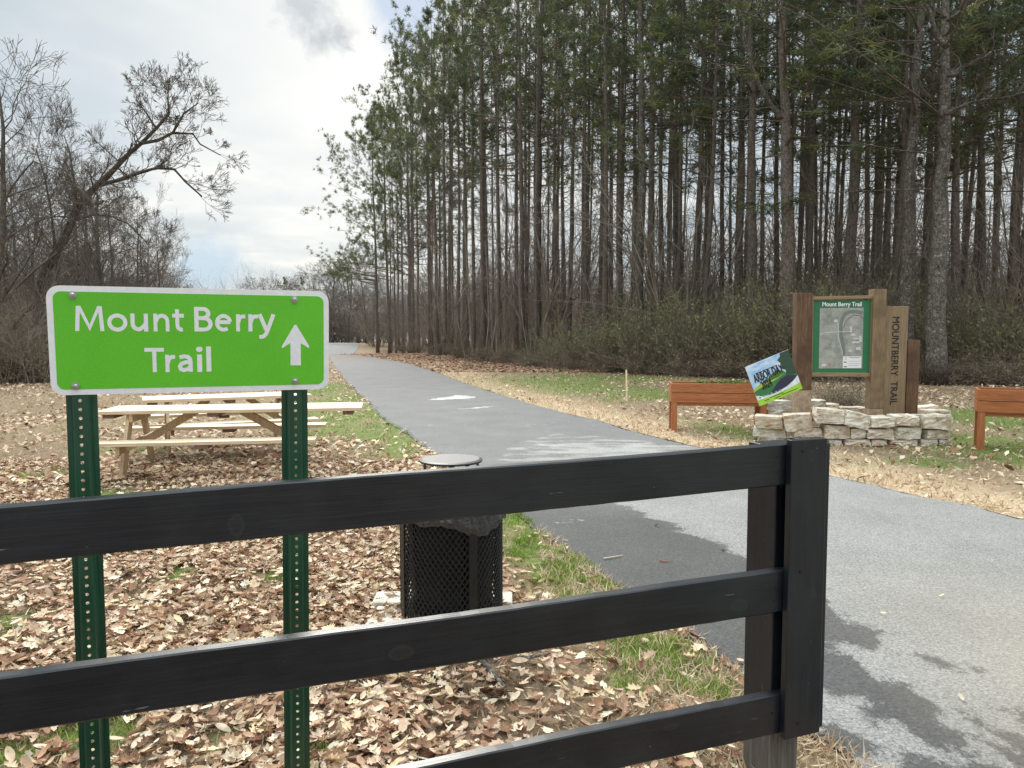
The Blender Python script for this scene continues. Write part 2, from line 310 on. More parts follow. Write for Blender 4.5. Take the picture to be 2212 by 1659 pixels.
c = mixc(nt, 1., c, ramp(nt, gb, [(.3, (.86,)*3), (.7, (1.1,)*3)]), 'MULTIPLY'); c = mixc(nt, math_(nt, 'MULTIPLY', sp.outputs[1], .8), c, (.34, .28, .18)); c = mixc(nt, math_(nt, 'MULTIPLY', sp.outputs[2], .5), c, (.25, .14, .1))
nt.links.new(c, b.inputs['Base Color']); b.inputs['Roughness'].default_value = .85; b.inputs['Specular IOR Level'].default_value = .3; bump(nt, b, gr, .5, .006)
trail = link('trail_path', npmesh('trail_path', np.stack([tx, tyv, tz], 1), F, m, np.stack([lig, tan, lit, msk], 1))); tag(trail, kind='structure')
# ------------------------------------------------------------------ scatter
def rotm(n, yaw, pitch, roll):
    cy, sy, cp, spp, cr, sr = np.cos(yaw), np.sin(yaw), np.cos(pitch), np.sin(pitch), np.cos(roll), np.sin(roll); z = np.zeros(n); o = np.ones(n)
    A = np.stack([cy, -sy, z, sy, cy, z, z, z, o], 1).reshape(n, 3, 3); B = np.stack([o, z, z, z, cp, -spp, z, spp, cp], 1).reshape(n, 3, 3); C = np.stack([cr, z, sr, z, o, z, -sr, z, cr], 1).reshape(n, 3, 3)
    return A@B@C
def scat(T, TF, P, sc, yaw, pitch, roll, col):
    n = len(P); M = rotm(n, yaw, pitch, roll)*sc[:, None, None]; V = np.einsum('nij,tj->nti', M, T)+P[:, None, :]; k = len(T)
    F = (TF[None]+(np.arange(n)*k)[:, None, None]).reshape(-1, TF.shape[1]); return V.reshape(-1, 3), F, np.repeat(col, k, 0)
def pal(cols, n, jit=.18):
    c = np.array(cols)[RNG.integers(0, len(cols), n)]; return c*(1+RNG.uniform(-jit, jit, (n, 1)))
def cat(parts):
    V = []; F = []; C = []; o = 0
    for v, f, c in parts: V.append(v); F.append(f+o); C.append(c); o += len(v)
    return np.concatenate(V), np.concatenate(F), np.concatenate(C)
def leaf_tmpl(kind, curl):
    # outline points (length along y, unit 1), triangulated from the midrib
    if kind == 0: half = [(0, 0), (.10, .15), (.17, .35), (.18, .55), (.12, .8), (0, 1.)]
    elif kind == 1: half = [(0, 0), (.05, .12), (.22, .22), (.12, .32), (.34, .48), (.15, .55), (.30, .76), (.11, .80), (0, 1.)]
    else: half = [(0, 0), (.08, .10), (.34, .14), (.22, .30), (.42, .50), (.22, .55), (.22, .78), (0, 1.)]
    n = len(half); V = []
    for s in (-1, 1):
        for x, y in half: V.append((s*x, y-.5, curl*(abs(x)*1.1+(y-.5)**2*.9)*(1 if s > 0 else .6)))
    for x, y in half: V.append((0, y-.5, curl*(y-.5)**2*.9-.02))
    F = []
    for i in range(n-1):
        F += [(i, i+1, 2*n+i+1), (i, 2*n+i+1, 2*n+i), (n+i+1, n+i, 2*n+i), (n+i+1, 2*n+i, 2*n+i+1)]
    return np.array(V, float), np.array(F)
LEAFC = [(.60, .45, .32), (.72, .58, .44), (.44, .27, .18), (.80, .69, .55), (.33, .18, .11), (.62, .42, .31), (.50, .33, .24), (.20, .10, .065), (.74, .58, .38), (.62, .44, .33), (.26, .14, .09), (.70, .54, .43)]
LEAFC = [(a*.98, b_*1.0, c_*.95) for a, b_, c_ in LEAFC]
parts = []
def ground_pts(n, x0, x1, y0, y1, dens, nearbias=0):
    x = RNG.uniform(x0, x1, n); y = RNG.uniform(y0, y1, n) if not nearbias else y0+(y1-y0)*RNG.random(n)**nearbias
    vis = np.abs(x) < y*.72+.7
    keep = vis & (~in_trail(x, y, -.04)) & (RNG.random(n) < dens(x, y)); return x[keep], y[keep]
def dl(x, y):
    d = xl(y)-x; c = fbm(x*1.1, y*1.1, 77); g, s, f, l = zones(x, y)
    return np.clip(.10+l*1.0, 0, 1)*np.clip((c-.34)*5, .42, 1)*(1-.88*g)
x, y = ground_pts(125000, -6.5, 2.4, 1.9, 9.5, dl, 1.35)
for k in range(6):
    T, TF = leaf_tmpl((0, 1, 1, 0, 2, 0)[k], (.25, .6, .7, -.5, .15, 1.)[k]); q = slice(k, None, 6); n = len(x[q])
    P = np.stack([x[q], y[q], RNG.uniform(.008, .045, n)], 1)
    parts.append(scat(T, TF, P, RNG.uniform(.028, .09, n), RNG.uniform(0, 6.28, n), RNG.normal(0, .30, n), RNG.normal(0, .32, n), pal(LEAFC, n)))
x, y = ground_pts(34000, -16, 8, 32, 78, lambda x, y: (np.abs(x-xr(y)-3) < 4.5)*.9+.1*(x < xl(y)), 1.3); n = len(x); T = np.array([(-.25, 0, .1), (0, -.5, 0), (.25, 0, .12), (0, .5, .05)]); parts.append(scat(T, np.array([(0, 1, 2), (0, 2, 3)]), np.stack([x, y, terr(x, y)+.03], 1), RNG.uniform(.12, .28, n), RNG.uniform(0, 6.28, n), RNG.normal(0, .3, n), RNG.normal(0, .3, n), pal([(.42, .27, .18), (.50, .36, .24), (.30, .16, .10), (.36, .21, .14)], n)))
parts = [(v_, (f_ if f_.shape[1] == 3 else f_), c_) for v_, f_, c_ in parts]
# a few leaves on the verge and asphalt
x, y = ground_pts(2400, -2, 9, 3.0, 11, lambda x, y: np.where(x > xr(y), .9, .0))
xa = np.array([2.1, 1.95, 2.6, 1.55, 2.9, 1.2]); ya = np.array([4.2, 3.2, 4.5, 5.5, 3.6, 6.2]); x = np.append(x, xa); y = np.append(y, ya)
T, TF = leaf_tmpl(0, .6); n = len(x); parts.append(scat(T, TF, np.stack([x, y, RNG.uniform(.015, .04, n)], 1), RNG.uniform(.03, .075, n), RNG.uniform(0, 6.28, n), RNG.normal(0, .3, n), RNG.normal(0, .3, n), pal(LEAFC, n)))
# simple leaves farther off
T = np.array([(-.25, 0, .1), (0, -.5, 0), (.25, 0, .12), (0, .5, .05)]); TF = np.array([(0, 1, 2), (0, 2, 3)])
def dfar(x, y):
    g, s, f, l = zones(x, y); c = fbm(x*.8, y*.4, 78); return np.clip((c-.38)*4, .1, 1)*(1-.75*g)*(1-s*.75)*np.where(x > xr(y), .6, 1.)
x, y = ground_pts(85000, -24, 16, 8., 34, dfar, 1.5); n = len(x)
parts.append(scat(T, TF, np.stack([x, y, RNG.uniform(.01, .05, n)], 1), RNG.uniform(.07, .15, n), RNG.uniform(0, 6.28, n), RNG.normal(0, .4, n), RNG.normal(0, .4, n), pal(LEAFC, n)))
V, F, C = cat(parts); tag(link('leaf_litter', npmesh('leaf_litter', V, F, LITTER, C)), 'dry tan and brown fallen oak leaves covering the ground beside the trail', 'leaf litter', kind='stuff')
# grass
BL = np.array([(-.06, 0, 0), (.06, 0, 0), (.05, .12, .55), (-.03, .10, .55), (.0, .38, 1.)]); BF = np.array([(0, 1, 2), (0, 2, 3), (3, 2, 4)])
parts = []
SG = [(.64, .52, .36), (.54, .41, .27), (.74, .63, .46), (.42, .31, .20)]; GG = [(.17, .27, .04), (.24, .35, .06), (.13, .21, .035), (.33, .40, .11)]
def grass(n, x0, x1, y0, y1, h, bias, fn, colf, wide=1., tilt=.5):
    x, y = ground_pts(n, x0, x1, y0, y1, fn, bias); n = len(x); T = BL.copy(); T[:, 0] *= wide
    parts.append(scat(T, BF, np.stack([x, y, np.full(n, 0.)], 1), RNG.uniform(*h, n), RNG.uniform(0, 6.28, n), RNG.normal(0, tilt, n), RNG.normal(0, tilt, n), pal(colf, n)))
def clump(x, y): return np.clip((fbm(x*6, y*6, 33, 3)-.42)*6, 0, 1)
grass(230000, -3.5, 3, 1.9, 9, (.02, .055), 1.3, lambda x, y: zones(x, y)[0]*clump(x, y), GG, 1.)
grass(230000, -6, 3, 1.9, 10, (.02, .075), 1.35, lambda x, y: (1-.7*zones(x, y)[0])*np.clip(.25+.9*(fbm(x*2, y*2, 44)-.45)*3, .15, 1)*(1-.35*zones(x, y)[3]), SG+[(.30, .21, .12), (.38, .29, .16)], .7, 1.1)
grass(90000, .0, 2.6, 1.8, 6, (.02, .05), 1.1, lambda x, y: zones(x, y)[0]*clump(x, y), GG, 1.1)
grass(50000, .2, 3.2, 1.8, 8, (.03, .09), 1.2, lambda x, y: np.abs(x-xl(y)) < .55, SG, .8, 1.)
grass(90000, -14, 16, 7, 34, (.03, .07), 1.5, lambda x, y: zones(x, y)[0]*clump(x*.6, y*.6), GG, 2.2)
grass(90000, -4, 12, 3, 30, (.04, .11), 1.6, lambda x, y: np.clip(zones(x, y)[1]+.1, 0, 1), SG, 1.6, 1.1)
grass(95000, -22, 14, 8, 34, (.04, .10), 1.5, lambda x, y: .5*(1-zones(x, y)[2]*.5), SG, 2., .9)
V, F, C = cat(parts); tag(link('grass', npmesh('grass', V, F, GRASSM, C)), 'short winter grass, green tufts and dry straw blades along the trail', 'grass', kind='stuff')

# ------------------------------------------------------------------ trees
def segmesh(P0, P1, R0, R1, k=3):
    P0, P1, R0, R1 = map(np.asarray, (P0, P1, R0, R1)); d = P1-P0; d = d/(np.linalg.norm(d, axis=1, keepdims=True)+1e-9)
    a = np.where(np.abs(d[:, 2:3]) < .9, np.array([[0, 0, 1.]]), np.array([[1., 0, 0]])); u = np.cross(d, a); u /= np.linalg.norm(u, axis=1, keepdims=True); w = np.cross(d, u); V = []
    for P, R in ((P0, R0), (P1, R1)):
        for i in range(k):
            t = 2*math.pi*i/k; V.append(P+(u*math.cos(t)+w*math.sin(t))*R[:, None])
    V = np.stack(V, 1); n = len(P0); F = np.array([(i, (i+1) % k, k+(i+1) % k, k+i) for i in range(k)]); F = (F[None]+(np.arange(n)*2*k)[:, None, None]).reshape(-1, 4)
    return V.reshape(-1, 3), F
class Segs:
    def __init__(s): s.a = []; s.b = []; s.r = []; s.q = []
    def add(s, a, b, r0, r1): s.a.append(tuple(a)); s.b.append(tuple(b)); s.r.append(r0); s.q.append(r1)
    def arr(s, k=3): return segmesh(s.a, s.b, s.r, s.q, k)
def rv(R, s=1.): return Vector((R.gauss(0, s), R.gauss(0, s), R.gauss(0, s)))
def pine(seed, H=26., keep=.45, cb=.56, BL_=3.6, low=0, dens=1., rad=.19):
    R = random.Random(seed); tr = MB(); pts = []; rr = []; x = y = 0.; sx = R.uniform(-.012, .012); sy = R.uniform(-.012, .012)
    for i in range(15):
        t = i/14; pts.append((x, y, t*H-.3*(i == 0))); rr.append(rad*((1-t)**.75*.9+.06)*(1.35 if i == 0 else 1)); x += sx*H/14+R.gauss(0, .035); y += sy*H/14+R.gauss(0, .035)
    tr.tube(pts, rr, 9)
    def axis(t):
        q = t*14; i = min(int(q), 13); f = q-i; return Vector(pts[i]).lerp(Vector(pts[i+1]), f)
    sg = Segs(); tufts = []
    def limb(p, d, Lb, r0, foliage, lv=0):
        n = 4; st = Lb/n; p = Vector(p); d = d.normalized()
        for i in range(n):
            q = p+d*st; r1 = r0*.72; sg.add(p, q, r0, r1)
            if foliage and i >= 1 and lv < 2:
                for _ in range(1 if lv == 0 and R.random() < .6 else 1 if lv else 2):
                    dd = (d*.7+rv(R, .55)+Vector((0, 0, .25))).normalized(); limb(q, dd, Lb*R.uniform(.28, .45), r1*.55, True, lv+1 if R.random() < .75 else 2)
            if foliage and (i >= 2 or lv > 0): tufts.append((q+rv(R, .08), d.copy()))
            p = q; r0 = r1; d = (d+rv(R, .13)+Vector((0, 0, .05))).normalized()
        if foliage:
            for _ in range(2): tufts.append((p+rv(R, .13), d.copy()))
    nb = int(23*dens)
    for i in range(nb):
        t = cb+(1-cb)*((i+R.random())/nb)**1.05; u = (t-cb)/(1-cb); az = i*2.4+R.uniform(-.5, .5)
        Lb = BL_*(.35+1.0*math.sin(math.pi*min(1, .22+u*.80))**.9)*R.uniform(.6, 1.15)*(1 if u < .85 else .6); el = .10+u*.95+R.uniform(-.2, .2)
        limb(axis(min(t, .995)), Vector((math.cos(az)*math.cos(el), math.sin(az)*math.cos(el), math.sin(el))), Lb, .05*(1.1-u*.7), True)
    for i in range(low):       # low living limbs of an edge tree
        t = R.uniform(.3, cb); az = math.pi+R.uniform(-.9, .9); limb(axis(t), Vector((math.cos(az), math.sin(az), .15)), BL_*R.uniform(.9, 1.5), .06, True)
    for i in range(30):        # dead side branches
        t = R.uniform(.12, cb+.15); az = R.uniform(0, 6.28); p0 = axis(t); d0 = Vector((math.cos(az), math.sin(az), R.uniform(-.25, .5))); Lq = R.uniform(.5, 2.8); limb(p0, d0, Lq, .02, False)
        if Lq > 1.2: limb(p0+d0.normalized()*Lq*.5, d0+rv(R, .6), Lq*.5, .011, False); limb(p0+d0.normalized()*Lq*.7, d0+rv(R, .6), Lq*.4, .009, False)
    P = np.array([tuple(q[0]) for q in tufts]); D = np.array([tuple(q[1]) for q in tufts]); g = np.random.default_rng(seed); k = 13; kp_ = (fbm(P[:, 0]*.8+P[:, 2]*.7+50, P[:, 1]*.8-P[:, 2]*.5+50, seed, 2) > .46) & (g.random(len(P)) < keep); P = P[kp_]; D = D[kp_]; n = len(P); print('tufts', n)
    PP = np.repeat(P, k, 0)+g.normal(0, .05, (n*k, 3)); DD = np.repeat(D, k, 0)*.5+g.normal(0, .62, (n*k, 3))+np.array([0, 0, .12]); DD /= np.linalg.norm(DD, axis=1, keepdims=True)
    ln = g.uniform(.15, .30, (n*k, 1)); sd = np.cross(DD, g.normal(0, 1, (n*k, 3))); sd /= np.linalg.norm(sd, axis=1, keepdims=True); w = .017
    V = np.stack([PP-sd*w, PP+sd*w, PP+DD*ln+sd*w*.4, PP+DD*ln-sd*w*.4], 1).reshape(-1, 3); F = np.arange(n*k*4).reshape(-1, 4)
    base = np.array([(.095, .125, .065), (.12, .15, .070), (.085, .115, .070), (.19, .195, .075), (.14, .155, .06)])[g.integers(0, 5, n)]*g.uniform(.75, 1.25, (n, 1)); C = np.repeat(base, k*4, 0)
    bm = bpy.data.meshes.new('trunk'); bm.from_pydata(tr.v, [], tr.f); bm.materials.append(BARK)
    for p in bm.polygons: p.use_smooth = True
    bv, bf = sg.arr(3); return dict(trunk=bm, branches=npmesh('branches', bv, bf, BARK), crown=npmesh('crown', V, F, NEEDLE, C), H=H, raw=(bv, bf, V, F, C), pts=pts)
def place(var, name, loc, rz, sc, label, cat_, group, parts=('trunk', 'branches', 'crown'), mats=None, lean=(0, 0)):
    o = empty(name, loc, rz, label, cat_, group); o.scale = sc; o.rotation_euler = (lean[0], lean[1], rz)
    for p in parts:
        if p in var:
            c = link(p, var[p], o)
            if mats and p in mats:
                c.material_slots[0].link = 'OBJECT'; c.material_slots[0].material = mats[p]
    return o
PINES = [pine(100+i, cb=(.50, .44, .55, .47, .40, .52)[i], BL_=(2.9, 3.4, 2.6, 3.1, 3.6, 2.7)[i], dens=(1., 1.1, .9, 1., 1.15, .95)[i]) for i in range(6)]
EDGE = [pine(200+i, cb=.36, BL_=4.5, low=(9, 4, 1)[i], dens=1.25, keep=.85) for i in range(3)]
def contour(px): return float(np.interp(px, [690, 730, 760, 800, 840, 880, 930, 960, 1000, 1100], [480, 400, 300, 175, 130, 85, 30, -5, -60, -160]))
used = []
def px2w(px, Y): return (px-PCX)/FPX*(Y*math.cos(TH)+.1)
def addpine(px, Y, diam, label, group, V=None, hmax=30, mats=None, parts=('trunk', 'branches', 'crown')):
    x = px2w(px, Y); h = min(random.uniform(25, hmax), CAMZ+(722-contour(px))/FPX*Y*(1.03)); v = V or random.choice(PINES); used.append((x, Y)); s = h/v['H']; w = diam/.34
    return place(v, 'pine_tree', (x, Y, terr(x, Y)-.05), random.uniform(0, 6.28), (max(.55, w), max(.55, w), s), label, 'pine tree', group, parts, mats, (random.gauss(0, .011), random.gauss(0, .011)))
GP = 'tall pines of the wood'
LBF = 'tall slender pine in the front rows of the wood right of the trail'
o = addpine(816, 90, .36, 'leftmost pine at the end of the wood, low green limbs reaching over the trail', GP, EDGE[0]); o.rotation_euler.z = .2
o = addpine(842, 86, .36, 'second pine from the left end of the wood, leafy limbs on its left side', GP, EDGE[1]); o.rotation_euler.z = -.1
o = addpine(887, 78, .45, 'third pine from the left end of the wood, crown dropping down to the left', GP, EDGE[2]); o.rotation_euler.z = .1
for px, Y, d in [(862, 98, .3), (905, 84, .3), (932, 70, .34), (950, 76, .28), (971, 64, .34), (990, 60, .28), (1010, 58, .3)]: addpine(px, Y, d, LBF, GP, EDGE[2] if px < 935 else PINES[px % 6])
addpine(1044, 52, .46, 'thick straight pine left of the thickest mid-wood trunk, high crown', GP, PINES[1])
addpine(1158, 42, .50, 'stout dark pine rising behind the left end of the green thicket', GP, PINES[4], mats={'trunk': BARK3})
for px, Y, d in [(1079, 56, .3), (1096, 60, .28), (1115, 50, .3), (1137, 52, .26), (1193, 48, .28), (1231, 46, .3), (1257, 44, .28), (1268, 50, .28), (1297, 42, .34), (1309, 48, .28), (1337, 38, .36), (1362, 40, .3),
                 (1429, 38, .28), (1457, 40, .3), (1496, 36, .38), (1517, 38, .32), (1532, 42, .3), (1552, 40, .28), (1593, 34, .36), (1741, 33, .3), (1760, 40, .22), (1775, 42, .22), (1799, 38, .24), (1885, 34, .26), (1905, 36, .26), (2117, 31, .36), (2169, 33, .32), (2203, 29, .36), (2250, 31, .3), (2290, 27, .4)]: addpine(px, Y, d, LBF, GP)
addpine(1380, 34, .42, 'pale lichen-spotted pine above the middle of the green thicket', GP, PINES[0], mats={'trunk': BARK2})
addpine(1401, 36, .38, 'brown-barked pine just right of the pale lichen-spotted one', GP, PINES[3])
addpine(1627, 31, .46, 'broad pine trunk above the gap between raised planter and map kiosk', GP, PINES[2])
HP = []
HP.append((addpine(1697, 27.5, .56, 'thick pine directly behind the left post of the map kiosk', GP, PINES[3], 29), 1697, 27.5))
addpine(1829, 30, .5, 'dark ivy-clad trunk behind the map kiosk panel', GP, PINES[5], 28)
HP.append((addpine(1948, 25.5, .50, 'pale lichen-covered pine above the tall lettered plank', GP, PINES[2], 29, {'trunk': BARK2}), 1948, 25.5))
HP.append((addpine(2018, 24., .60, 'thickest pine with lichen bark and long bare limbs at the right', GP, PINES[4], 29, {'trunk': BARK2}), 2018, 24.))
addpine(2053, 29, .34, 'dark pine standing just right of the thickest lichen-barked pine', GP, PINES[1])
for (o_, px_, Y_), v_, ang_ in zip(HP, (PINES[3], PINES[2], PINES[4]), (2.2, 1.2, 1.15)):
    q_ = v_['pts'][6]; o_.rotation_euler.z = ang_-math.atan2(q_[1], q_[0])
fx = np.array(FOREST); cnt = 0; tries = 0
EPX = [proj((a, b_, 0))[0] for a, b_ in FOREST[:9]]; EY = [b_ for a, b_ in FOREST[:9]]
while cnt < 105 and tries < 20000:
    tries += 1; Y = 24+RNG.random()**1.1*82; px = RNG.uniform(800, 2330); x = px2w(px, Y)
    if not inpoly(np.array([x]), np.array([Y]), [(a+.6, b_+2.2) for a, b_ in FOREST])[0]: continue
    if any((x-a)**2+(Y-b_)**2 < 1.7**2 for a, b_ in used): continue
    if Y > np.interp(px, EPX, EY)*.95+26: continue
    v = random.choice(PINES if px > 900 else EDGE[2:]); addpine(px, Y, random.uniform(.17, .34), 'slim pine trunk deep among the others inside the wood right of the trail', 'pines inside the wood', v); cnt += 1
# bare broadleaf trees
def bare(seed, H=12., spread=.55, r=.16, lv=5, nch=3, k=3, up=.12, guides=None, kids=(3, 4)):
    R = random.Random(seed); sg = Segs(); tk = MB()
    def grow(p, d, Lb, r0, l):
        n = 3 if l > 1 else 4; st = Lb/n
        for i in range(n):
            q = p+d*st; r1 = max(r0*.84, .0065); sg.add(p, q, r0, r1)
            if l < lv and i > 0:
                for _ in range(1 if R.random() < .75 else 2):
                    dd = (d+rv(R, spread)+Vector((0, 0, up))).normalized(); grow(q, dd, Lb*R.uniform(.45, .72), r1*.55, l+1)
            p = q; r0 = r1; d = (d+rv(R, .17)+Vector((0, 0, up*.3))).normalized()
        if l < lv:
            for _ in range(2): grow(p, (d+rv(R, spread*.8)).normalized(), Lb*R.uniform(.5, .7), r0*.7, l+1)
    if guides:
        for path, ra, rb in guides:
            pts = [Vector(q) for q in path]; n = len(pts); rr = [ra+(rb-ra)*i/(n-1) for i in range(n)]; tk.tube(pts, rr, 8)
            for i in range(max(1, n//3), n):
                d0 = (pts[i]-pts[i-1]).normalized()
                for _ in range(3):
                    dd = (d0*.7+rv(R, .55)+Vector((0, 0, .15))).normalized(); grow(pts[i].lerp(pts[i-1], R.random()*.7), dd, H*.062*R.uniform(.5, 1.35), rr[i]*.42, 2)
    else:
        n = 8; p = Vector((0, 0, -.2)); d = Vector((R.gauss(0, .06), R.gauss(0, .06), 1)).normalized(); pts = [p.copy()]; rr = [r*1.2]
        for i in range(n): p = p+d*H*.8/n; d = (d+rv(R, .05)).normalized(); pts.append(p.copy()); rr.append(r*(1-.8*(i+1)/n))
        tk.tube(pts, rr, 7)
        for i in range(2, n+1):
            for _ in range(nch if i < n else 3):
                a = R.uniform(0, 6.28); dd = Vector((math.cos(a)*spread*1.5, math.sin(a)*spread*1.5, R.uniform(.4, 1.1))).normalized(); grow(pts[i].lerp(pts[i-1], R.random()), dd, H*.22*R.uniform(.6, 1.1)*(1.15-.5*i/n), rr[i]*.5, 2)
    bv, bf = sg.arr(k); me = bpy.data.meshes.new('trunk'); me.from_pydata(tk.v, [], tk.f); me.materials.append(BARK3)
    for p_ in me.polygons: p_.use_smooth = True
    tv = np.array(tk.v); tf = np.array([f for f in tk.f if len(f) == 4])
    return dict(trunk=me, crown=npmesh('crown', bv, bf, TWIG), H=float(bv[:, 2].max()), raw=(np.concatenate([bv, tv]), np.concatenate([bf, tf+len(bv)])))
BT = [bare(300+i, H=12, r=(.14, .17, .12, .15)[i], nch=(3, 3, 2, 3)[i], spread=(.5, .6, .45, .55)[i]) for i in range(4)]
print('bare tree faces', [len(v['raw'][1]) for v in BT], 'pine', [len(v['raw'][3]) for v in PINES], [len(v['raw'][1]) for v in PINES])
def q3(x, y): return x/2.521, y/2.521
def path3(pts, Y, dy=0): return [tuple(at(*q3(*p), Y+dy*i)) for i, p in enumerate(pts)]
# hero leaning tree
Y = 31.
g1 = path3([(150, 2075), (200, 1700), (215, 1560), (280, 1420), (340, 1320), (385, 1220), (420, 1130), (475, 1060), (530, 1010), (600, 945), (660, 880), (710, 830), (770, 780), (850, 700), (920, 620)], Y, -.15)
g2 = path3([(530, 1010), (590, 995), (650, 980), (740, 945), (850, 915), (950, 922), (1010, 990), (1100, 1070)], Y-1, .1); g3 = path3([(770, 780), (860, 765), (940, 725), (1050, 728), (1090, 785), (1200, 845)], Y-2, .2); g4 = path3([(940, 725), (1000, 620), (1080, 560)], Y-2, -.2)
g5 = path3([(420, 1130), (400, 960), (380, 830), (350, 740)], Y-1, .2); g6 = path3([(390, 1210), (500, 1170), (600, 1175), (700, 1220), (800, 1320)], Y-1, .2); g7 = path3([(850, 700), (800, 620), (740, 540)], Y-2.1, .1); g8 = path3([(920, 620), (915, 540), (917, 460)], Y-2.1, .1)
hero = bare(400, H=11, spread=.5, guides=[(g1, .21, .05), (g2, .09, .03), (g3, .07, .02), (g4, .05, .02), (g5, .06, .02), (g6, .05, .02), (g7, .045, .02), (g8, .045, .015)])
place(hero, 'bare_tree', (0, 0, 0), 0, (1, 1, 1), 'big bare tree leaning right with long arching limbs, behind the green sign', 'tree', None, ('trunk', 'crown'))
GB = 'bare trees along the left field edge'
def addbare(v, px, Y, ytop, label, group=GB, rz=None, wid=1., name='bare_tree', mats=None, lean=(0, 0)):
    x = px2w(px, Y); z0 = float(terr(x, Y)); h = CAMZ+(722-ytop)/FPX*Y; s = h/v['H']; o = place(v, name, (x, Y, z0), random.uniform(0, 6.28) if rz is None else rz, (s*wid, s*wid, s), label, 'tree', group, ('trunk', 'crown'), mats, lean); return o
addbare(BT[0], 143, 30, 215, 'upright bare tree whose trunk rises just left of the sign top centre', wid=.8)
addbare(BT[2], 204, 28, 205, 'tall bare tree with dense twiggy top behind the leaning tree', wid=.62)
addbare(BT[3], 248, 33, 330, 'slanting bare tree with a forked top between leaning tree and small tree', wid=.8)
addbare(BT[2], 351, 30, 395, 'slim bare sapling standing right of the leaning tree', wid=.6)
addbare(BT[1], -8, 27, 80, 'large bare tree whose crown enters at the left picture edge', wid=1.05)
addbare(BT[0], 28, 30, 330, 'bare tree with pale trunk at the far left', wid=.8)
for px, Y, yt, w in [(-40, 33, 300, .8), (60, 36, 330, .8), (95, 40, 400, .8), (165, 38, 380, .8), (225, 42, 390, .8), (285, 44, 420, .8), (325, 50, 440, .7), (380, 42, 520, .7), (10, 44, 380, .9), (120, 50, 410, .9), (270, 36, 400, .8), (330, 36, 470, .8), (40, 34, 290, .9), (85, 31, 380, .8), (215, 36, 330, .8), (170, 46, 400, .9), (70, 46, 350, .9), (365, 48, 520, .8), (250, 30, 470, .6), (300, 34, 500, .6), (190, 34, 430, .7), (-10, 28, 420, .7)]:
    addbare(random.choice(BT), px, Y, yt, 'thin grey bare tree in the tangle behind the green sign', wid=w)
GD = 'distant bare trees beyond the trail'
for px, Y, yt, w in [(415, 230, 612, 1), (435, 240, 605, 1), (460, 250, 618, 1), (500, 210, 615, 1), (535, 170, 588, 1.1), (565, 175, 578, 1.1), (600, 165, 580, 1.1), (635, 160, 572, 1.2), (665, 170, 568, 1.2), (690, 160, 575, 1.1), (720, 162, 560, 1.1), (745, 158, 545, 1.1), (705, 180, 540, 1.2), (775, 136, 520, .9), (792, 130, 540, 1), (778, 150, 560, 1), (806, 110, 560, .8), (740, 168, 585, 1.2), (820, 125, 560, .9)]:
    addbare(BT[int(px) % 4], px, Y, yt, 'hazy bare tree on the horizon where the trail disappears', GD, wid=w*1.15)
for px in (618, 655): 
    Yp = 120; x = px2w(px, Yp); place(EDGE[0], 'pine_tree', (x, Yp, 0), 1., (.32, .32, (CAMZ+(722-605)/FPX*Yp)/26), 'small far green pine just above the sign, '+('left' if px == 618 else 'right')+' of the pair', 'pine tree', None)
# long crooked bare limbs on the two big right-hand pines
def limbs(root, Y, paths):
    bpy.context.view_layer.update(); inv = root.matrix_world.inverted(); R = random.Random(5)
    for pp, r0 in paths:
        mb = MB(); sg = Segs(); pts = [Vector(at(*((2700+a/1.276)/1.8228, (b_/1.276)/1.8228), Y-.12*i)) for i, (a, b_) in enumerate(pp)]; n = len(pts); fine = []
        for i in range(n-1):
            for t in (0, .33, .66): fine.append(pts[i].lerp(pts[i+1], t)+rv(R, .02))
        fine.append(pts[-1]); mb.tube([inv @ p for p in fine], [r0*(1-.75*i/(len(fine)-1)) for i in range(len(fine))], 7)
        for i in range(3, len(fine)):
            for _ in range(2):
                p = fine[i]; d = ((fine[i]-fine[i-1]).normalized()+rv(R, .7)).normalized(); r_ = r0*.25
                for s_ in range(4):
                    q = p+d*R.uniform(.12, .28); sg.add(inv @ p, inv @ q, r_, r_*.7); r_ *= .7
                    if s_ == 1: sg.add(inv @ q, inv @ (q+rv(R, .2)), r_, r_*.5)
                    p = q; d = (d+rv(R, .35)).normalized()
        lb = mb.build('limb', BARK2, root, smooth=True); bv, bf = sg.arr(3); link('twigs', npmesh('twigs', bv, bf, TWIG), lb)
limbs(HP[2][0], 24, [([(1300, 580), (1360, 545), (1430, 515), (1540, 500), (1640, 480), (1740, 455), (1850, 440)], .07), ([(1320, 385), (1390, 345), (1470, 300), (1560, 255), (1650, 240), (1760, 215)], .07), ([(1300, 240), (1255, 160), (1225, 60), (1180, -30)], .06), ([(1225, 490), (1185, 450), (1170, 395)], .045), ([(1330, 100), (1390, 40), (1450, -20)], .06), ([(1310, 90), (1260, 50), (1210, -20)], .05)])
limbs(HP[1][0], 25.5, [([(1110, 290), (1060, 215), (980, 190), (860, 190), (740, 215), (640, 200)], .05), ([(1110, 155), (1040, 120), (930, 100), (800, 92), (700, 100)], .045), ([(1100, 500), (1030, 450), (960, 400), (880, 385)], .035), ([(1085, 680), (1078, 620), (1095, 560), (1125, 500)], .03)])
limbs(HP[0][0], 27.5, [([(490, 600), (440, 540), (380, 440), (330, 340), (300, 230), (290, 120), (260, 30), (215, -20)], .06), ([(300, 230), (240, 240), (150, 220), (80, 200)], .03), ([(400, 960), (300, 950), (190, 940), (110, 900), (60, 850)], .035)])
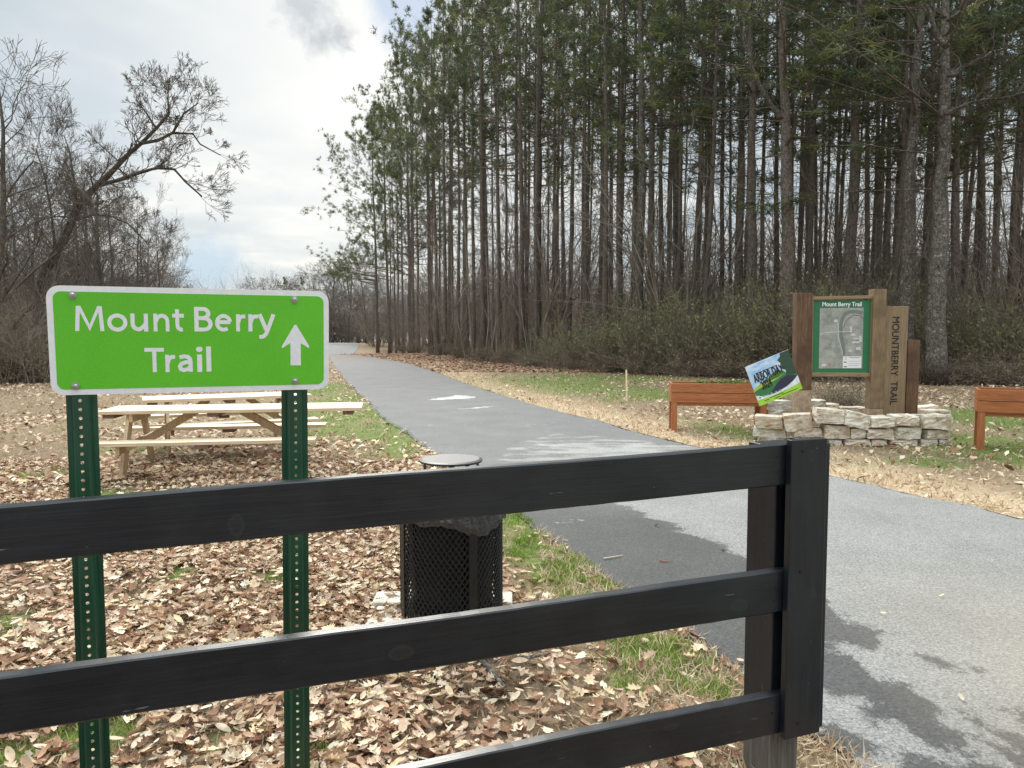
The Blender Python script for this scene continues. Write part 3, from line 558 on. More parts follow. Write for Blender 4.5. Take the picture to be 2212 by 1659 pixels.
# ------------------------------------------------------------------ undergrowth (twiggy thickets, uncountable)
def sapling(seed, H=4.5):
    R = random.Random(seed); sg = Segs()
    def grow(p, d, Lb, r0, l):
        for i in range(3):
            q = p+d*Lb/3; sg.add(p, q, r0, r0*.8)
            if l < 3:
                for _ in range(2): grow(q, (d+rv(R, .55)+Vector((0, 0, .1))).normalized(), Lb*R.uniform(.3, .55), r0*.5, l+1)
            p = q; r0 *= .8; d = (d+rv(R, .12)).normalized()
    for _ in range(5):
        a = R.uniform(0, 6.28); grow(Vector((math.cos(a)*.3, math.sin(a)*.3, -.1)), Vector((math.cos(a)*.22, math.sin(a)*.22, 1)).normalized(), H*R.uniform(.6, 1.), .022, 1)
    return sg.arr(3)
SAP = [sapling(500+i) for i in range(4)]; print('sapling faces', [len(f) for v, f in SAP])
def replicate(srcs, spots):
    V = []; F = []; o = 0
    for i, (x, y, z, rz, sx, sz) in enumerate(spots):
        v, f = srcs[i % len(srcs)]; c, s = math.cos(rz), math.sin(rz); w = np.stack([(v[:, 0]*c-v[:, 1]*s)*sx+x, (v[:, 0]*s+v[:, 1]*c)*sx+y, v[:, 2]*sz+z], 1); V.append(w); F.append(f+o); o += len(v)
    return np.concatenate(V), np.concatenate(F)
def pickspots(n, poly, shrink, ymax, sz, pxr, bias=1.6):
    out = []; t = 0
    while len(out) < n and t < 40000:
        t += 1; px = RNG.uniform(*pxr); Y = 20+(ymax-20)*RNG.random()**bias; x = px2w(px, Y)
        if inpoly(np.array([x]), np.array([Y]), [(a+shrink[0], b_+shrink[1]) for a, b_ in poly])[0]: s = RNG.uniform(*sz); out.append((x, Y, float(terr(x, Y)), RNG.uniform(0, 6.28), s*RNG.uniform(.7, 1.1), s))
    return out
V, F = replicate(SAP, pickspots(230, FOREST, (.3, .6), 100, (.55, 1.35), (810, 2300), 1.1))
V2, F2 = replicate(SAP, pickspots(130, FOREST, (.5, 1.5), 75, (1.5, 2.8), (815, 2300), 1.2)); F = np.concatenate([F, F2+len(V)]); V = np.concatenate([V, V2])
tag(link('undergrowth', npmesh('undergrowth', V, F, TWIGR)), 'tangle of bare brown saplings and brush under the pines', 'undergrowth', kind='stuff')
V, F = replicate(SAP, pickspots(150, LWOOD, (-.5, .2), 75, (.5, 1.15), (-60, 480), 1.9)+[(RNG.uniform(-23, -15.3), RNG.uniform(24, 30), 0, RNG.uniform(0, 6), RNG.uniform(.5, .9), RNG.uniform(.35, .7)) for _ in range(70)])
tag(link('brush_thicket', npmesh('brush_thicket', V, F, TWIGR)), 'dense brown brush at the left edge of the field behind the green sign', 'brush', kind='stuff')
# far wood closing the view behind the pines and along the horizon
sp_ = []
for i in range(150):
    px = RNG.uniform(835, 2350); Y = RNG.uniform(95, 135) if px < 1500 else RNG.uniform(75, 120); x = px2w(px, Y); h = RNG.uniform(7, 11.5)*Y/100; sp_.append((x, Y, float(terr(x, Y)), RNG.uniform(0, 6.28), h/12*1.3, h/12))
for i in range(60):
    px = RNG.uniform(-80, 420); Y = RNG.uniform(60, 110); x = px2w(px, Y); h = (8+3*RNG.random())*Y/90*(1 if px < 330 else .75); sp_.append((x, Y, -.2, RNG.uniform(0, 6.28), h/12*1.3, h/12))
for i in range(60):
    px = RNG.uniform(500, 860); Y = RNG.uniform(158, 195); x = px2w(px, Y); h = RNG.uniform(9, 13); sp_.append((x, Y, -1.8, RNG.uniform(0, 6.28), h/12*1.4, h/12))
V, F = replicate([t['raw'] for t in BT], sp_)
tag(link('far_wood', npmesh('far_wood', V, F, TWIGF)), 'distant grey brown winter wood closing the view behind the pines', 'far wood', kind='stuff')
sp_ = []
for i in range(620):
    px = RNG.uniform(-80, 2350)
    if px < 700: Y = RNG.uniform(60, 110) if px < 430 else RNG.uniform(150, 190); z = -.3 if px < 430 else -1.8
    else:
        Y = RNG.uniform(70, 120) if px > 900 else (RNG.uniform(160, 190) if px < 790 or RNG.random() < .5 else RNG.uniform(100, 136)); z = 0 if Y < 140 else -2.
    x = px2w(px, Y); s = RNG.uniform(.8, 1.6)*Y/90; sp_.append((x, Y, z, RNG.uniform(0, 6.28), s*1.7, s))
V, F = replicate(SAP, sp_)
V[:, 2] = V[:, 2]; tag(link('far_brush', npmesh('far_brush', V, F, TWIGR)), 'distant low brown brush under the far trees', 'brush', kind='stuff')
# ------------------------------------------------------------------ evergreen shrubs
def shrub(seed, nl=3000, green=1.):
    g = np.random.default_rng(seed); R = random.Random(seed); sg = Segs(); tips = []
    for i in range(85):
        a = R.uniform(0, 6.28); el = R.uniform(.35, 1.45); d = Vector((math.cos(a)*math.cos(el), math.sin(a)*math.cos(el), math.sin(el))); p = Vector((R.gauss(0, .25), R.gauss(0, .25), 0)); Lb = R.uniform(1.0, 1.75)*(.75+.35*math.sin(el))
        r0 = .018
        for s_ in range(6):
            q = p+d*Lb/6; sg.add(p, q, r0, r0*.8); r0 *= .8
            if s_ > 0:
                for _ in range(3):
                    e = (d+rv(R, .6)).normalized(); qq = q+e*Lb*R.uniform(.12, .3); sg.add(q, qq, r0*.5, r0*.3); tips.append((q, qq))
            p = q; d = (d+rv(R, .12)+Vector((0, 0, -.06))).normalized()
    T0 = np.array([tuple(a) for a, b_ in tips]); T1 = np.array([tuple(b_) for a, b_ in tips]); k = g.integers(0, len(T0), nl); t = g.random((nl, 1))**.7; P = T0[k]*(1-t)+T1[k]*t+g.normal(0, .05, (nl, 3))
    d = g.normal(0, 1, (nl, 3)); d /= np.linalg.norm(d, axis=1, keepdims=True); s = np.cross(d, g.normal(0, 1, (nl, 3))); s /= np.linalg.norm(s, axis=1, keepdims=True); ln = g.uniform(.025, .06, (nl, 1)); w = ln*.32
    V = np.stack([P-d*ln, P+s*w, P+d*ln, P-s*w], 1).reshape(-1, 3); F = np.arange(nl*4).reshape(-1, 4)
    gr = np.array([(.20, .22, .09), (.25, .26, .11), (.16, .18, .08), (.33, .33, .15), (.27, .23, .14)]); br = np.array([(.24, .18, .12), (.32, .25, .17), (.16, .12, .085)])
    zf = np.clip((P[:, 2]-.25)/.7, 0, 1)*green; isg = g.random(nl) < zf*.9+.08; c = np.where(isg[:, None], gr[g.integers(0, 5, nl)], br[g.integers(0, 3, nl)])*g.uniform(.7, 1.3, (nl, 1)); C = np.repeat(c, 4, 0)
    bv, bf = sg.arr(3); return dict(stems=npmesh('stems', bv, bf, TWIGR), foliage=npmesh('foliage', V, F, LEAFM, C))
SH = [shrub(600+i) for i in range(3)]+[shrub(610, 2600, .25), shrub(611, 2200, .5)]
def addshrub(i, px, Y, ytop, wpx, label, group, name='evergreen_shrub', cat_='shrub'):
    x = px2w(px, Y); h = CAMZ+(722-ytop)/FPX*Y; o = empty(name, (x, Y, 0), random.uniform(0, 6.28), label, cat_, group); w = wpx/FPX*Y/2.6; o.scale = (w, w, h/1.75)
    link('stems', SH[i]['stems'], o); link('foliage', SH[i]['foliage'], o); return o
GS = 'evergreen shrubs of the thicket at the wood edge'
for px, Y, yt, w in [(1165, 39, 735, 110), (1215, 36, 705, 130), (1275, 34.5, 690, 150), (1330, 33, 665, 150), (1390, 32, 650, 170), (1445, 31, 640, 180), (1500, 30, 648, 170), (1560, 29.5, 640, 180), (1615, 28.5, 632, 180), (1670, 28, 622, 180), (1740, 27, 618, 200), (1815, 27, 625, 180), (1890, 27, 615, 190), (1970, 26.5, 625, 190), (2060, 27, 640, 200), (2150, 26, 650, 200), (2235, 25.5, 645, 200), (1470, 34, 615, 170), (1640, 33, 590, 200), (1860, 31, 585, 230), (2020, 31, 590, 220), (2180, 30, 600, 230), (1360, 37, 640, 170), (1740, 31, 590, 200)]:
    addshrub(int(px/7) % 3, px, Y, yt, w, 'twiggy olive green shrub in the thicket at the front of the wood', GS)
GL = 'low brown bushes along the foot of the wood'
for px, Y, yt, w in [(900, 66, 735, 60), (950, 57, 730, 70), (1000, 50, 728, 80), (1050, 44, 735, 90), (1100, 41, 738, 90), (1150, 37, 762, 100), (1230, 34, 765, 120), (1310, 32.5, 765, 130), (1400, 30.6, 760, 140), (1490, 29, 758, 150), (1580, 28, 760, 150), (1670, 27, 765, 150), (1760, 26, 770, 150), (1990, 25, 770, 150), (2080, 24.5, 765, 170), (2180, 24, 760, 180), (870, 72, 738, 50), (1900, 25.4, 765, 150)]:
    addshrub(3+int(px) % 2, px, Y, yt, w, 'low brown twiggy bush along the shaded foot of the wood', GL, 'brown_bush', 'bush')
for px, Y, yt, w in [(10, 24.8, 700, 150), (80, 25.2, 715, 130), (-60, 24.4, 690, 150), (150, 26, 720, 130), (230, 27, 715, 130), (320, 29, 715, 130), (40, 27.5, 660, 160), (-20, 27, 650, 150), (120, 28.5, 665, 140)]:
    addshrub(3, px, Y, yt, w, 'brown thorny bush at the left field edge behind the green sign', 'bushes at the left field edge', 'brown_bush', 'bush')
o = addshrub(3, 1815, 15.5, 812, 190, 'heap of cut brown brush on the ground seen under the map panel', None, 'brush_pile', 'brush pile')

# ------------------------------------------------------------------ black board fence
FX0, FY0, FYAW = .9, 2.5165, .3668; fc, fs = math.cos(FYAW), math.sin(FYAW)
fence = empty('board_fence', (FX0, FY0, 0), FYAW, 'black painted three-rail board fence in the foreground ending in a square post', 'fence')
def fw(s, t, z): return (FX0+fc*s-fs*t, FY0+fs*s+fc*t, z)
def sfor(px, t, z):
    lo, hi = -3.2, 3.
    for _ in range(50):
        m_ = (lo+hi)/2
        if proj(fw(m_, t, z))[0] < px: lo = m_
        else: hi = m_
    return lo
def zfor(s, t, py):
    lo, hi = -1., 2.
    for _ in range(50):
        m_ = (lo+hi)/2
        if proj(fw(s, t, m_))[1] > py: lo = m_
        else: hi = m_
    return lo
KC = (.05, .052, .055)
def blackwood(name, axis=0, knots=()): 
    m_ = wood(name, (.0028, .0042, .0066), (.006, .0088, .0135), (.0115, .0155, .022), axis, .36, 1., None, .3, knots)
    nt = m_.node_tree; b = nt.nodes['Principled BSDF']; src = b.inputs['Base Color'].links[0].from_socket; st = [70, 70, 70]; st[axis] = 7; ch = noise(nt, objco(nt, tuple(st), rnd=True), 1., 3, .6); sp_2 = noise(nt, objco(nt, rnd=True), 60, 2, .5); lw = noise(nt, objco(nt, rnd=True), 4, 3, .6)
    c = mixc(nt, math_(nt, 'MULTIPLY', ramp(nt, ch, [(.70, (0, 0, 0)), (.73, (1, 1, 1))]), ramp(nt, lw, [(.5, (0, 0, 0)), (.6, (1, 1, 1))])), src, (.22, .21, .19)); c = mixc(nt, ramp(nt, sp_2, [(.76, (0, 0, 0)), (.79, (.8,)*3)]), c, (.14, .14, .14)); c = mixc(nt, ramp(nt, lw, [(.4, (0, 0, 0)), (.75, (.35,)*3)]), c, (.035, .038, .043)); nt.links.new(c, b.inputs['Base Color']); return m_
s_a = sfor(2, 0, 1.2); s_b = sfor(1690, 0, 1.2); sE = s_b+.06
rails = [((1093.4, 1222), (959, 1048.5)), ((1463.7, 1586.4), (1234.7, 1324)), (None, (1499.5, 1589))]
for k, (Lp, Rp) in enumerate(rails):
    zr1, zr0 = zfor(s_b, 0, Rp[0]), zfor(s_b, 0, Rp[1])
    if Lp: zl1, zl0 = zfor(s_a, 0, Lp[0]), zfor(s_a, 0, Lp[1]); sL = s_a
    else:
        sL = sfor(1097, 0, .4); zl1 = zfor(sL, 0, 1619.6); zl0 = zl1-.14
    ex = lambda s, a, b_: a+(b_-a)*(s-sL)/(s_b-sL)
    n = 60; ss = np.linspace(-3.1, sE, n); vs = []
    for i, s in enumerate(ss):
        top = ex(s, zl1, zr1)+.0025*math.sin(s*3.1+k*2)+random.gauss(0, .0004); bot = ex(s, zl0, zr0)+.002*math.sin(s*2.3+k)+random.gauss(0, .0004)
        if not Lp: bot = top-.14
        bv = .004
        vs += [(s, bv, bot), (s, 0, bot+bv), (s, 0, top-bv), (s, bv, top), (s, .04-bv, top), (s, .04, top-bv), (s, .04, bot+bv), (s, .04-bv, bot)]
    fs_ = [(i*8+j, (i+1)*8+j, (i+1)*8+(j+1) % 8, i*8+(j+1) % 8) for i in range(n-1) for j in range(8)]+[tuple(range(8)), tuple((n-1)*8+j for j in range(8))[::-1]]
    kn = [(sfor(510, 0, 1.15), 0, zfor(sfor(510, 0, 1.15), 0, 1135), .02, .03, KC)] if k == 0 else [(sfor(866, 0, .75), 0, zfor(sfor(866, 0, .75), 0, 1410), .036, .021, (.06, .055, .05)), (sfor(1597, 0, .75), 0, zfor(sfor(1597, 0, .75), 0, 1308), .036, .02, KC), (sfor(585, 0, .75), 0, zfor(sfor(585, 0, .75), 0, 1505), .05, .014, KC)] if k == 1 else [(sfor(1450, 0, .3), 0, zfor(sfor(1450, 0, .3), 0, 1570), .03, .01, KC)]
    mb = MB(); mb.add(vs, fs_); mb.build('rail', blackwood('rail_black_paint_%d' % k, 0, kn), fence)
BW = blackwood('post_black_paint', 2)
sp0 = sfor(1674, .04, .9); zT = zfor(sfor(1704, -.026, 1.2), -.026, 951.5); zB = zfor(sfor(1704, -.026, .3), -.026, c7(760, 1518)[1])
sb0 = sfor(1704, -.026, .9); sb1 = sfor(1781, -.026, .9); print('fence', sp0, sb0, sb1, zT, zB, s_b)
MB().mm((sb0, -.028, zB), (sb1, -.002, zT)).build('face_board', blackwood('face_black_paint', 2, [((sb0+sb1)/2+.01, 0, zT-.055, .012, .02, KC), ((sb0+sb1)/2+.03, 0, .72, .010, .017, KC)]), fence, .003)
MB().mm((sb1+.002, -.016, zB+.01), (sb1+.024, .16, zT-.02)).build('end_board', BW, fence, .003)
MB().mm((sp0, .042, .24), (sb1, .19, zT-.032)).build('post', BW, fence, .004)
MB().mm((sp0+.002, .044, -.3), (sb1-.03, .188, .2395)).build('post_base', wood('grey_weathered', (.05, .045, .04), (.12, .11, .095), (.2, .19, .165), 2, .8, 1.), fence, .004)
MB().mm((-2.6, .042, -.3), (-2.45, .19, 1.22)).build('post', BW, fence, .004)
NM = plain('nail_dark', (.03, .03, .03), .4, .7)
for s_, z, y0, rr_ in [(sb0+.05, zT-.04, -.0305, .005), (sb0+.05, .80, -.0305, .005), (sb0+.055, zB+.05, -.0305, .005)]+[(sb0+q, z, -.0015, .0035) for q, z in ((-.035, 1.19), (-.035, 1.14), (-.03, .745), (-.035, .70), (-.03, .31))]: MB().tube([(s_, y0, z), (s_, y0+.003, z)], rr_, 8).build('nail', NM, fence)
# ------------------------------------------------------------------ green trail sign
def rot(yaw, pitch, roll):
    return Matrix.Rotation(yaw, 4, 'Z') @ Matrix.Rotation(pitch, 4, 'X') @ Matrix.Rotation(roll, 4, 'Y')
SM = Matrix.Translation((-.9311, 2.2488, 1.5809)) @ rot(.3692, .0781, .002)
sign = empty('trail_sign', (0, 0, 0), 0, 'bright green metal sign reading Mount Berry Trail with a white up arrow', 'sign'); sign.matrix_world = SM
SI = SM.inverted()
def suv(px, py):
    o_ = SI @ Vector((0, 0, CAMZ)); d = SI.to_3x3() @ Vector(ray(px, py)); t = -o_.y/d.y; return o_.x+d.x*t, o_.z+d.z*t
def rrect(w, h, r, y, n=8):
    o_ = []
    for cx_, cz, a0 in ((w/2-r, h/2-r, 0), (-w/2+r, h/2-r, 90), (-w/2+r, -h/2+r, 180), (w/2-r, -h/2+r, 270)):
        for i in range(n+1): a = math.radians(a0+90*i/n); o_.append((cx_+r*math.cos(a), y, cz+r*math.sin(a)))
    return o_
def slab(w, h, r, y0, y1):
    A_ = rrect(w, h, r, y0); B_ = rrect(w, h, r, y1); n = len(A_); mb = MB(); mb.add(A_+B_, [tuple(range(n)), tuple(range(2*n-1, n-1, -1))]+[(i, (i+1) % n, n+(i+1) % n, n+i) for i in range(n)]); return mb
WHT = plain('sign_white', (.84, .85, .88), .4, 0, .06, 60, 0); 
m, nt, b = nmat('sign_green'); v = objco(nt); n_ = noise(nt, v, 260, 3, .7); n2 = noise(nt, objco(nt, (1, 1, 1)), 3, 3); c = ramp(nt, n_, [(.3, (.105, .50, .022)), (.7, (.14, .59, .03))]); c = mixc(nt, 1., c, ramp(nt, n2, [(.3, (.93,)*3), (.7, (1.08,)*3)]), 'MULTIPLY'); nt.links.new(c, b.inputs['Base Color']); b.inputs['Roughness'].default_value = .38
slab(.764, .307, .034, 0, .003).build('panel', WHT, sign)
slab(.732, .275, .020, -.0008, -.0002).build('green_face', m, sign)
def arc(cx_, cy_, rx, ry, a0, a1, n=14): return [(cx_+rx*math.cos(math.radians(a0+(a1-a0)*i/n)), cy_+ry*math.sin(math.radians(a0+(a1-a0)*i/n))) for i in range(n+1)]
SW = .158
GLY = {'M': [[(.08, 0), (.145, 1.)], [(.17, 1.1), (.57, .09), (.97, 1.1)], [(.995, 1.), (1.06, 0)]],
 'o': [arc(.39, .36, .305, .285, 0, 360, 28)], 'u': [[(.086, .72), (.086, .34)]+arc(.31, .32, .224, .235, 180, 275, 8)+[(.5, .2), (.585, .33)], [(.585, .72), (.585, 0)]],
 'n': [[(.086, .72), (.086, 0)], [(.1, .38)]+[(.17, .56)]+arc(.36, .41, .225, .23, 110, 0, 8)+[(.585, 0)]],
 't': [[(.2, .9), (.2, .26)]+arc(.36, .24, .16, .165, 180, 290, 6), [(0, .64), (.47, .64)]],
 'B': [[(.09, 0), (.09, 1)], [(.1, .92), (.32, .92)]+arc(.34, .735, .19, .185, 90, -90, 10)+[(.1, .54)], [(.1, .54), (.36, .54)]+arc(.37, .31, .235, .23, 85, -90, 10)+[(.1, .08)]],
 'e': [[(.66, .385), (.1, .385)], arc(.37, .36, .285, .285, 8, 180, 14), arc(.37, .36, .285, .285, 180, 305, 10)],
 'r': [[(.086, .72), (.086, 0)], [(.1, .36), (.15, .55), (.26, .625), (.40, .63)]],
 'y': [[(.07, .72), (.34, .05)], [(.62, .72), (.40, .1), (.33, -.08), (.22, -.21), (.05, -.24)]],
 'T': [[(0, .925), (.76, .925)], [(.38, .925), (.38, 0)]],
 'a': [[(.09, .60), (.26, .645), (.40, .62), (.485, .53), (.5, .40), (.5, 0)], [(.5, .40), (.34, .40), (.16, .34), (.095, .22), (.13, .11), (.24, .07), (.40, .11), (.5, .22)]],
 'i': [[(.09, .72), (.09, 0)]], 'l': [[(.09, 1.04), (.09, 0)]]}
def stroke(mb, pts, w, y, xf):
    P_ = [Vector((p[0], p[1])) for p in pts]; closed = (P_[0]-P_[-1]).length < 1e-4; n = len(P_); Lf = []; Rt = []
    for i in range(n):
        if closed: a = P_[i]-P_[i-1 if i > 0 else n-2]; c_ = P_[i+1 if i < n-1 else 1]-P_[i]
        else: a = P_[i]-P_[i-1] if i > 0 else P_[1]-P_[0]; c_ = P_[i+1]-P_[i] if i < n-1 else a
        a.normalize(); c_.normalize(); nn = Vector((-a.y, a.x))+Vector((-c_.y, c_.x)); nn.normalize(); k = max(.45, nn.dot(Vector((-a.y, a.x)))); o_ = nn*w/2/k; Lf.append(P_[i]+o_); Rt.append(P_[i]-o_)
    for i in range(n-1): q = [Rt[i], Rt[i+1], Lf[i+1], Lf[i]]; mb.poly([(*[xf(p)[0]], y, xf(p)[1]) for p in q])
def glyph(ch, u0, u1, v0, hh, k):
    st = GLY[ch]; xs = []; tmp = MB()
    for i, s in enumerate(st): stroke(tmp, s, SW, 0, lambda p: (p.x, p.y))
    xs = [v_[0] for v_ in tmp.v]; a0, a1 = min(xs), max(xs); mb = MB()
    xf = lambda p: (u0+(p.x-a0)/(a1-a0)*(u1-u0), v0+p.y*hh)
    for i, s in enumerate(st): stroke(mb, s, SW, -.0011-.0001*i, xf)
    if ch == 'i': mb.poly([(xf(Vector((.09+.11*math.cos(t), 0)))[0], -.0011, v0+(.93+.11*math.sin(t))*hh) for t in [j*math.pi/8 for j in range(16)]])
    if ch == 'M': mb.v = [(x_, y_, min(max(z_, v0), v0+hh)) for x_, y_, z_ in mb.v]
    return mb
big = MB()
LT = [('M', 437, 607, 374, 228), ('o', 625, 742, 376, 232), ('u', 760, 862, 376, 232), ('n', 893, 985, 376, 233), ('t', 1003, 1070, 376, 233), ('B', 1130, 1236, 376, 234), ('e', 1250, 1348, 376, 236), ('r', 1372, 1426, 376, 237), ('r', 1443, 1500, 376, 237), ('y', 1497, 1600, 376, 237),
      ('T', 843, 956, 613, 472), ('r', 962, 1020, 612, 472), ('a', 1033, 1120, 611, 470), ('i', 1147, 1175, 611, 470), ('l', 1200, 1228, 609, 469)]
for k, (ch, x0, x1, yb, yt) in enumerate(LT):
    ua, vb = suv(*c1(x0, yb)); ub, _ = suv(*c1(x1, yb)); _, vt = suv(*c1((x0+x1)/2, yt)); g = glyph(ch, ua, ub, vb, vt-vb, k); big.add(g.v, g.f)
    if k in (9, 14): big.build('lettering', WHT, sign); big = MB()
ar = MB(); tip = suv(*c1(1715, 333)); bl = suv(*c1(1637, 468)); br_ = suv(*c1(1796, 464)); sl0 = suv(*c1(1688, 460)); sl1 = suv(*c1(1748, 460)); sb = suv(*c1(1718, 573)); cx_ = tip[0]; hw = (br_[0]-bl[0])/2; sw_ = (sl1[0]-sl0[0])/2; hz = (bl[1]+br_[1])/2
ar.poly([(cx_-hw*.98, -.0011, hz-.004), (cx_-hw, -.0011, hz+.002), (cx_-.003, -.0011, tip[1]-.003), (cx_+.003, -.0011, tip[1]-.003), (cx_+hw, -.0011, hz+.002), (cx_+hw*.98, -.0011, hz-.004), (cx_+sw_, -.0011, hz+.012), (cx_-sw_, -.0011, hz+.012)][::-1])
ar.poly([(cx_-sw_, -.0012, hz+.013), (cx_-sw_, -.0012, sb[1]), (cx_+sw_, -.0012, sb[1]), (cx_+sw_, -.0012, hz+.013)]); ar.build('arrow', WHT, sign)
STEEL = plain('bolt_steel', (.5, .52, .52), .3, .9, .2, 200, .1)
for bx, by in ((422, 163), (1709, 190), (440, 692), (1713, 662)):
    u, v_ = suv(*c1(bx, by)); mb = MB(); mb.tube([(u, -.002, v_), (u, -.0035, v_)], .0105, 20); mb.tube([(u, -.0035, v_), (u, -.009, v_)], .0072, 6); mb.tube([(u, -.009, v_), (u, -.0105, v_)], [.0066, .004], 6); mb.build('bolt', STEEL, sign, .0005)
# U-channel posts with a column of holes
m, nt, b = nmat('post_green_paint'); v = objco(nt); n_ = noise(nt, objco(nt, (30, 30, 2)), 1.5, 5); nt.links.new(ramp(nt, n_, [(.3, (.008, .045, .024)), (.7, (.018, .085, .045))]), b.inputs['Base Color']); b.inputs['Roughness'].default_value = .33; bump(nt, b, n_, .1, .003); PG = m
def upost(pt, pb, yaw, W_=.08):
    mb = MB(); Lg = (Vector(pt)-Vector(pb)).length; d = (Vector(pt)-Vector(pb)).normalized(); web = .017; dp = .034; cell = .0254; n = int(Lg/cell)+1; hr = .0048
    # local: x across, y depth (front 0 at flanges), z along; web stands forward, flanges behind
    prof = [(-W_/2, .034), (-W_/2, .031), (-.027, .031), (-.018, .001), (-web, .0)]
    pr2 = [(-x, y_) for x, y_ in prof[::-1]]
    for A_ in (prof, pr2):
        for i in range(len(A_)-1):
            (xa_, ya_), (xb_, yb_) = A_[i], A_[i+1]; mb.poly([(xa_, ya_, 0), (xb_, yb_, 0), (xb_, yb_, n*cell), (xa_, ya_, n*cell)])
    for A_, s_ in (([(-W_/2, .034), (-.0245, .034), (-.0155, .004), (-web+.001, .003)], 1), ([(W_/2, .034), (.0245, .034), (.0155, .004), (web-.001, .003)], -1)):
        for i in range(3):
            (xa_, ya_), (xb_, yb_) = A_[i], A_[i+1]; q = [(xa_, ya_, 0), (xb_, yb_, 0), (xb_, yb_, n*cell), (xa_, ya_, n*cell)]; mb.poly(q[::-s_])
    for i in range(n):
        z0 = i*cell; zc = z0+cell/2; sq = [(web, zc), (web, z0+cell), (0, z0+cell), (-web, z0+cell), (-web, zc), (-web, z0), (0, z0), (web, z0)]; ho = [(hr*math.cos(k*math.pi/4), zc+hr*math.sin(k*math.pi/4)) for k in range(8)]
        for yq in (0, .003):
            for k in range(8):
                j = (k+1) % 8; mb.poly([(sq[k][0], yq, sq[k][1]), (sq[j][0], yq, sq[j][1]), (ho[j][0], yq, ho[j][1]), (ho[k][0], yq, ho[k][1])])
        for k in range(8): j = (k+1) % 8; mb.poly([(ho[k][0], 0, ho[k][1]), (ho[j][0], 0, ho[j][1]), (ho[j][0], .003, ho[j][1]), (ho[k][0], .003, ho[k][1])])
    x_ = Vector((math.cos(yaw), math.sin(yaw), 0)); y_ = d.cross(x_).normalized(); x_ = y_.cross(d).normalized(); M_ = Matrix((x_, y_, d)).transposed().to_4x4(); M_ = Matrix.Translation(Vector(pb)) @ M_
    mb.v = [tuple(SI @ (M_ @ Vector(q))) for q in mb.v]; return mb.build('post', PG, sign)
def pinpost(x1, y1, x2, y2, Y1, Y2): # axis seen through two survey points
    p1 = Vector(at(x1, y1, Y1)); p2 = Vector(at(x2, y2, Y2)); d = (p1-p2).normalized(); return p1+d*((1.70-p1.z)/d.z), p2+d*((-.15-p2.z)/d.z)
yo = .05
tL, bL = pinpost(172.5, 860, 202, 1659, 2.15, 2.13); tR, bR = pinpost(636, 850, 642, 1659, 2.395, 2.385)
# seat the posts behind the panel
def seat(p_top, p_bot):
    d = (p_top-p_bot).normalized(); ul = SI @ p_top; return ul
for (T_, B_) in ((tL, bL), (tR, bR)):
    zt = (SM @ Vector((0, 0, .13))).z; d = (T_-B_).normalized(); T_ = B_+d*((zt-B_.z)/d.z)
    # push away from the camera so the post front lies just behind the panel at its bottom edge
    q = B_+d*((1.44-B_.z)/d.z); l = SI @ q; sh = (.0045-l.y)+.0; back = SM.to_3x3() @ Vector((0, 1, 0)); back.z = 0; print('post local', l, sh); T_ = T_+back*sh; B_ = B_+back*sh
    # keep the top end from piercing the panel
    lt = SI @ T_; T_ = T_+back*max(0, .0045-lt.y); upost(T_, B_, .3692)
# ------------------------------------------------------------------ litter bin
CX, CY = px2w(976, 4.22), 4.22
binr = empty('litter_bin', (CX, CY, 0), 0, 'round black expanded-metal litter bin with flat lid and black bag', 'litter bin')
BK = plain('bin_black', (.012, .013, .014), .35, .3, .3, 40, .05)
Rb = .284; z0, z1 = .035, .70; mb = MB(); nS = 58; nz = 30
sg = Segs()
for k in range(nS):
    for sd in (1, -1):
        for i in range(nz):
            a0 = 2*math.pi*(k+sd*i/2)/nS; a1 = 2*math.pi*(k+sd*(i+1)/2)/nS; za = z0+(z1-z0)*i/nz; zb_ = z0+(z1-z0)*(i+1)/nz
            sg.add((Rb*math.cos(a0), Rb*math.sin(a0), za), (Rb*math.cos(a1), Rb*math.sin(a1), zb_), .0048, .0048)
bv, bf = sg.arr(4); link('mesh_cage', npmesh('mesh_cage', bv, bf, BK), binr)
def ring(r, z, h, w, name, mat, parent, n=48):
    mb = MB(); vs = []
    for k in range(n):
        a = 2*math.pi*k/n; c_, s_ = math.cos(a), math.sin(a)
        for rr_, zz_ in ((r-w/2, z-h/2), (r+w/2, z-h/2), (r+w/2, z+h/2), (r-w/2, z+h/2)): vs.append((rr_*c_, rr_*s_, zz_))
    mb.add(vs, [(k*4+j, ((k+1) % n)*4+j, ((k+1) % n)*4+(j+1) % 4, k*4+(j+1) % 4) for k in range(n) for j in range(4)]); return mb.build(name, mat, parent)
ring(Rb, z1, .03, .012, 'rim', BK, binr); ring(Rb, z0+.01, .03, .012, 'base_ring', BK, binr)
for a in (-62, 28, 118, 208):
    a = math.radians(a); t = Vector((-math.sin(a), math.cos(a), 0)); p = Vector((math.cos(a), math.sin(a), 0))*(Rb+.006); MB().box((p.x, p.y, (z0+z1)/2), (.006, .05, z1-z0), Matrix.Rotation(a, 3, 'Z')).build('upright_bar', BK, binr, .001)
bag = plain('bag_black', (.006, .006, .007), .35, 0, .3, 20, .3); mb = MB(); pr = []; n = 40; R = random.Random(3); vs = []
H_ = [(-.01, .0), (-.01, .19), (.02, .222), (.2, .232), (.45, .238), (.60, .245), (.70, .26), (.715, .28)]
H_ = [(z+.06 if z < .6 else z, r) for z, r in H_]
for z, r in H_:
    for k in range(n): rr_ = r*(1+R.gauss(0, .018)); a = 2*math.pi*k/n; vs.append((rr_*math.cos(a), rr_*math.sin(a), z))
mb.add(vs, [(i*n+k, i*n+(k+1) % n, (i+1)*n+(k+1) % n, (i+1)*n+k) for i in range(len(H_)-1) for k in range(n)]); mb.build('bag_liner', bag, binr, smooth=True)
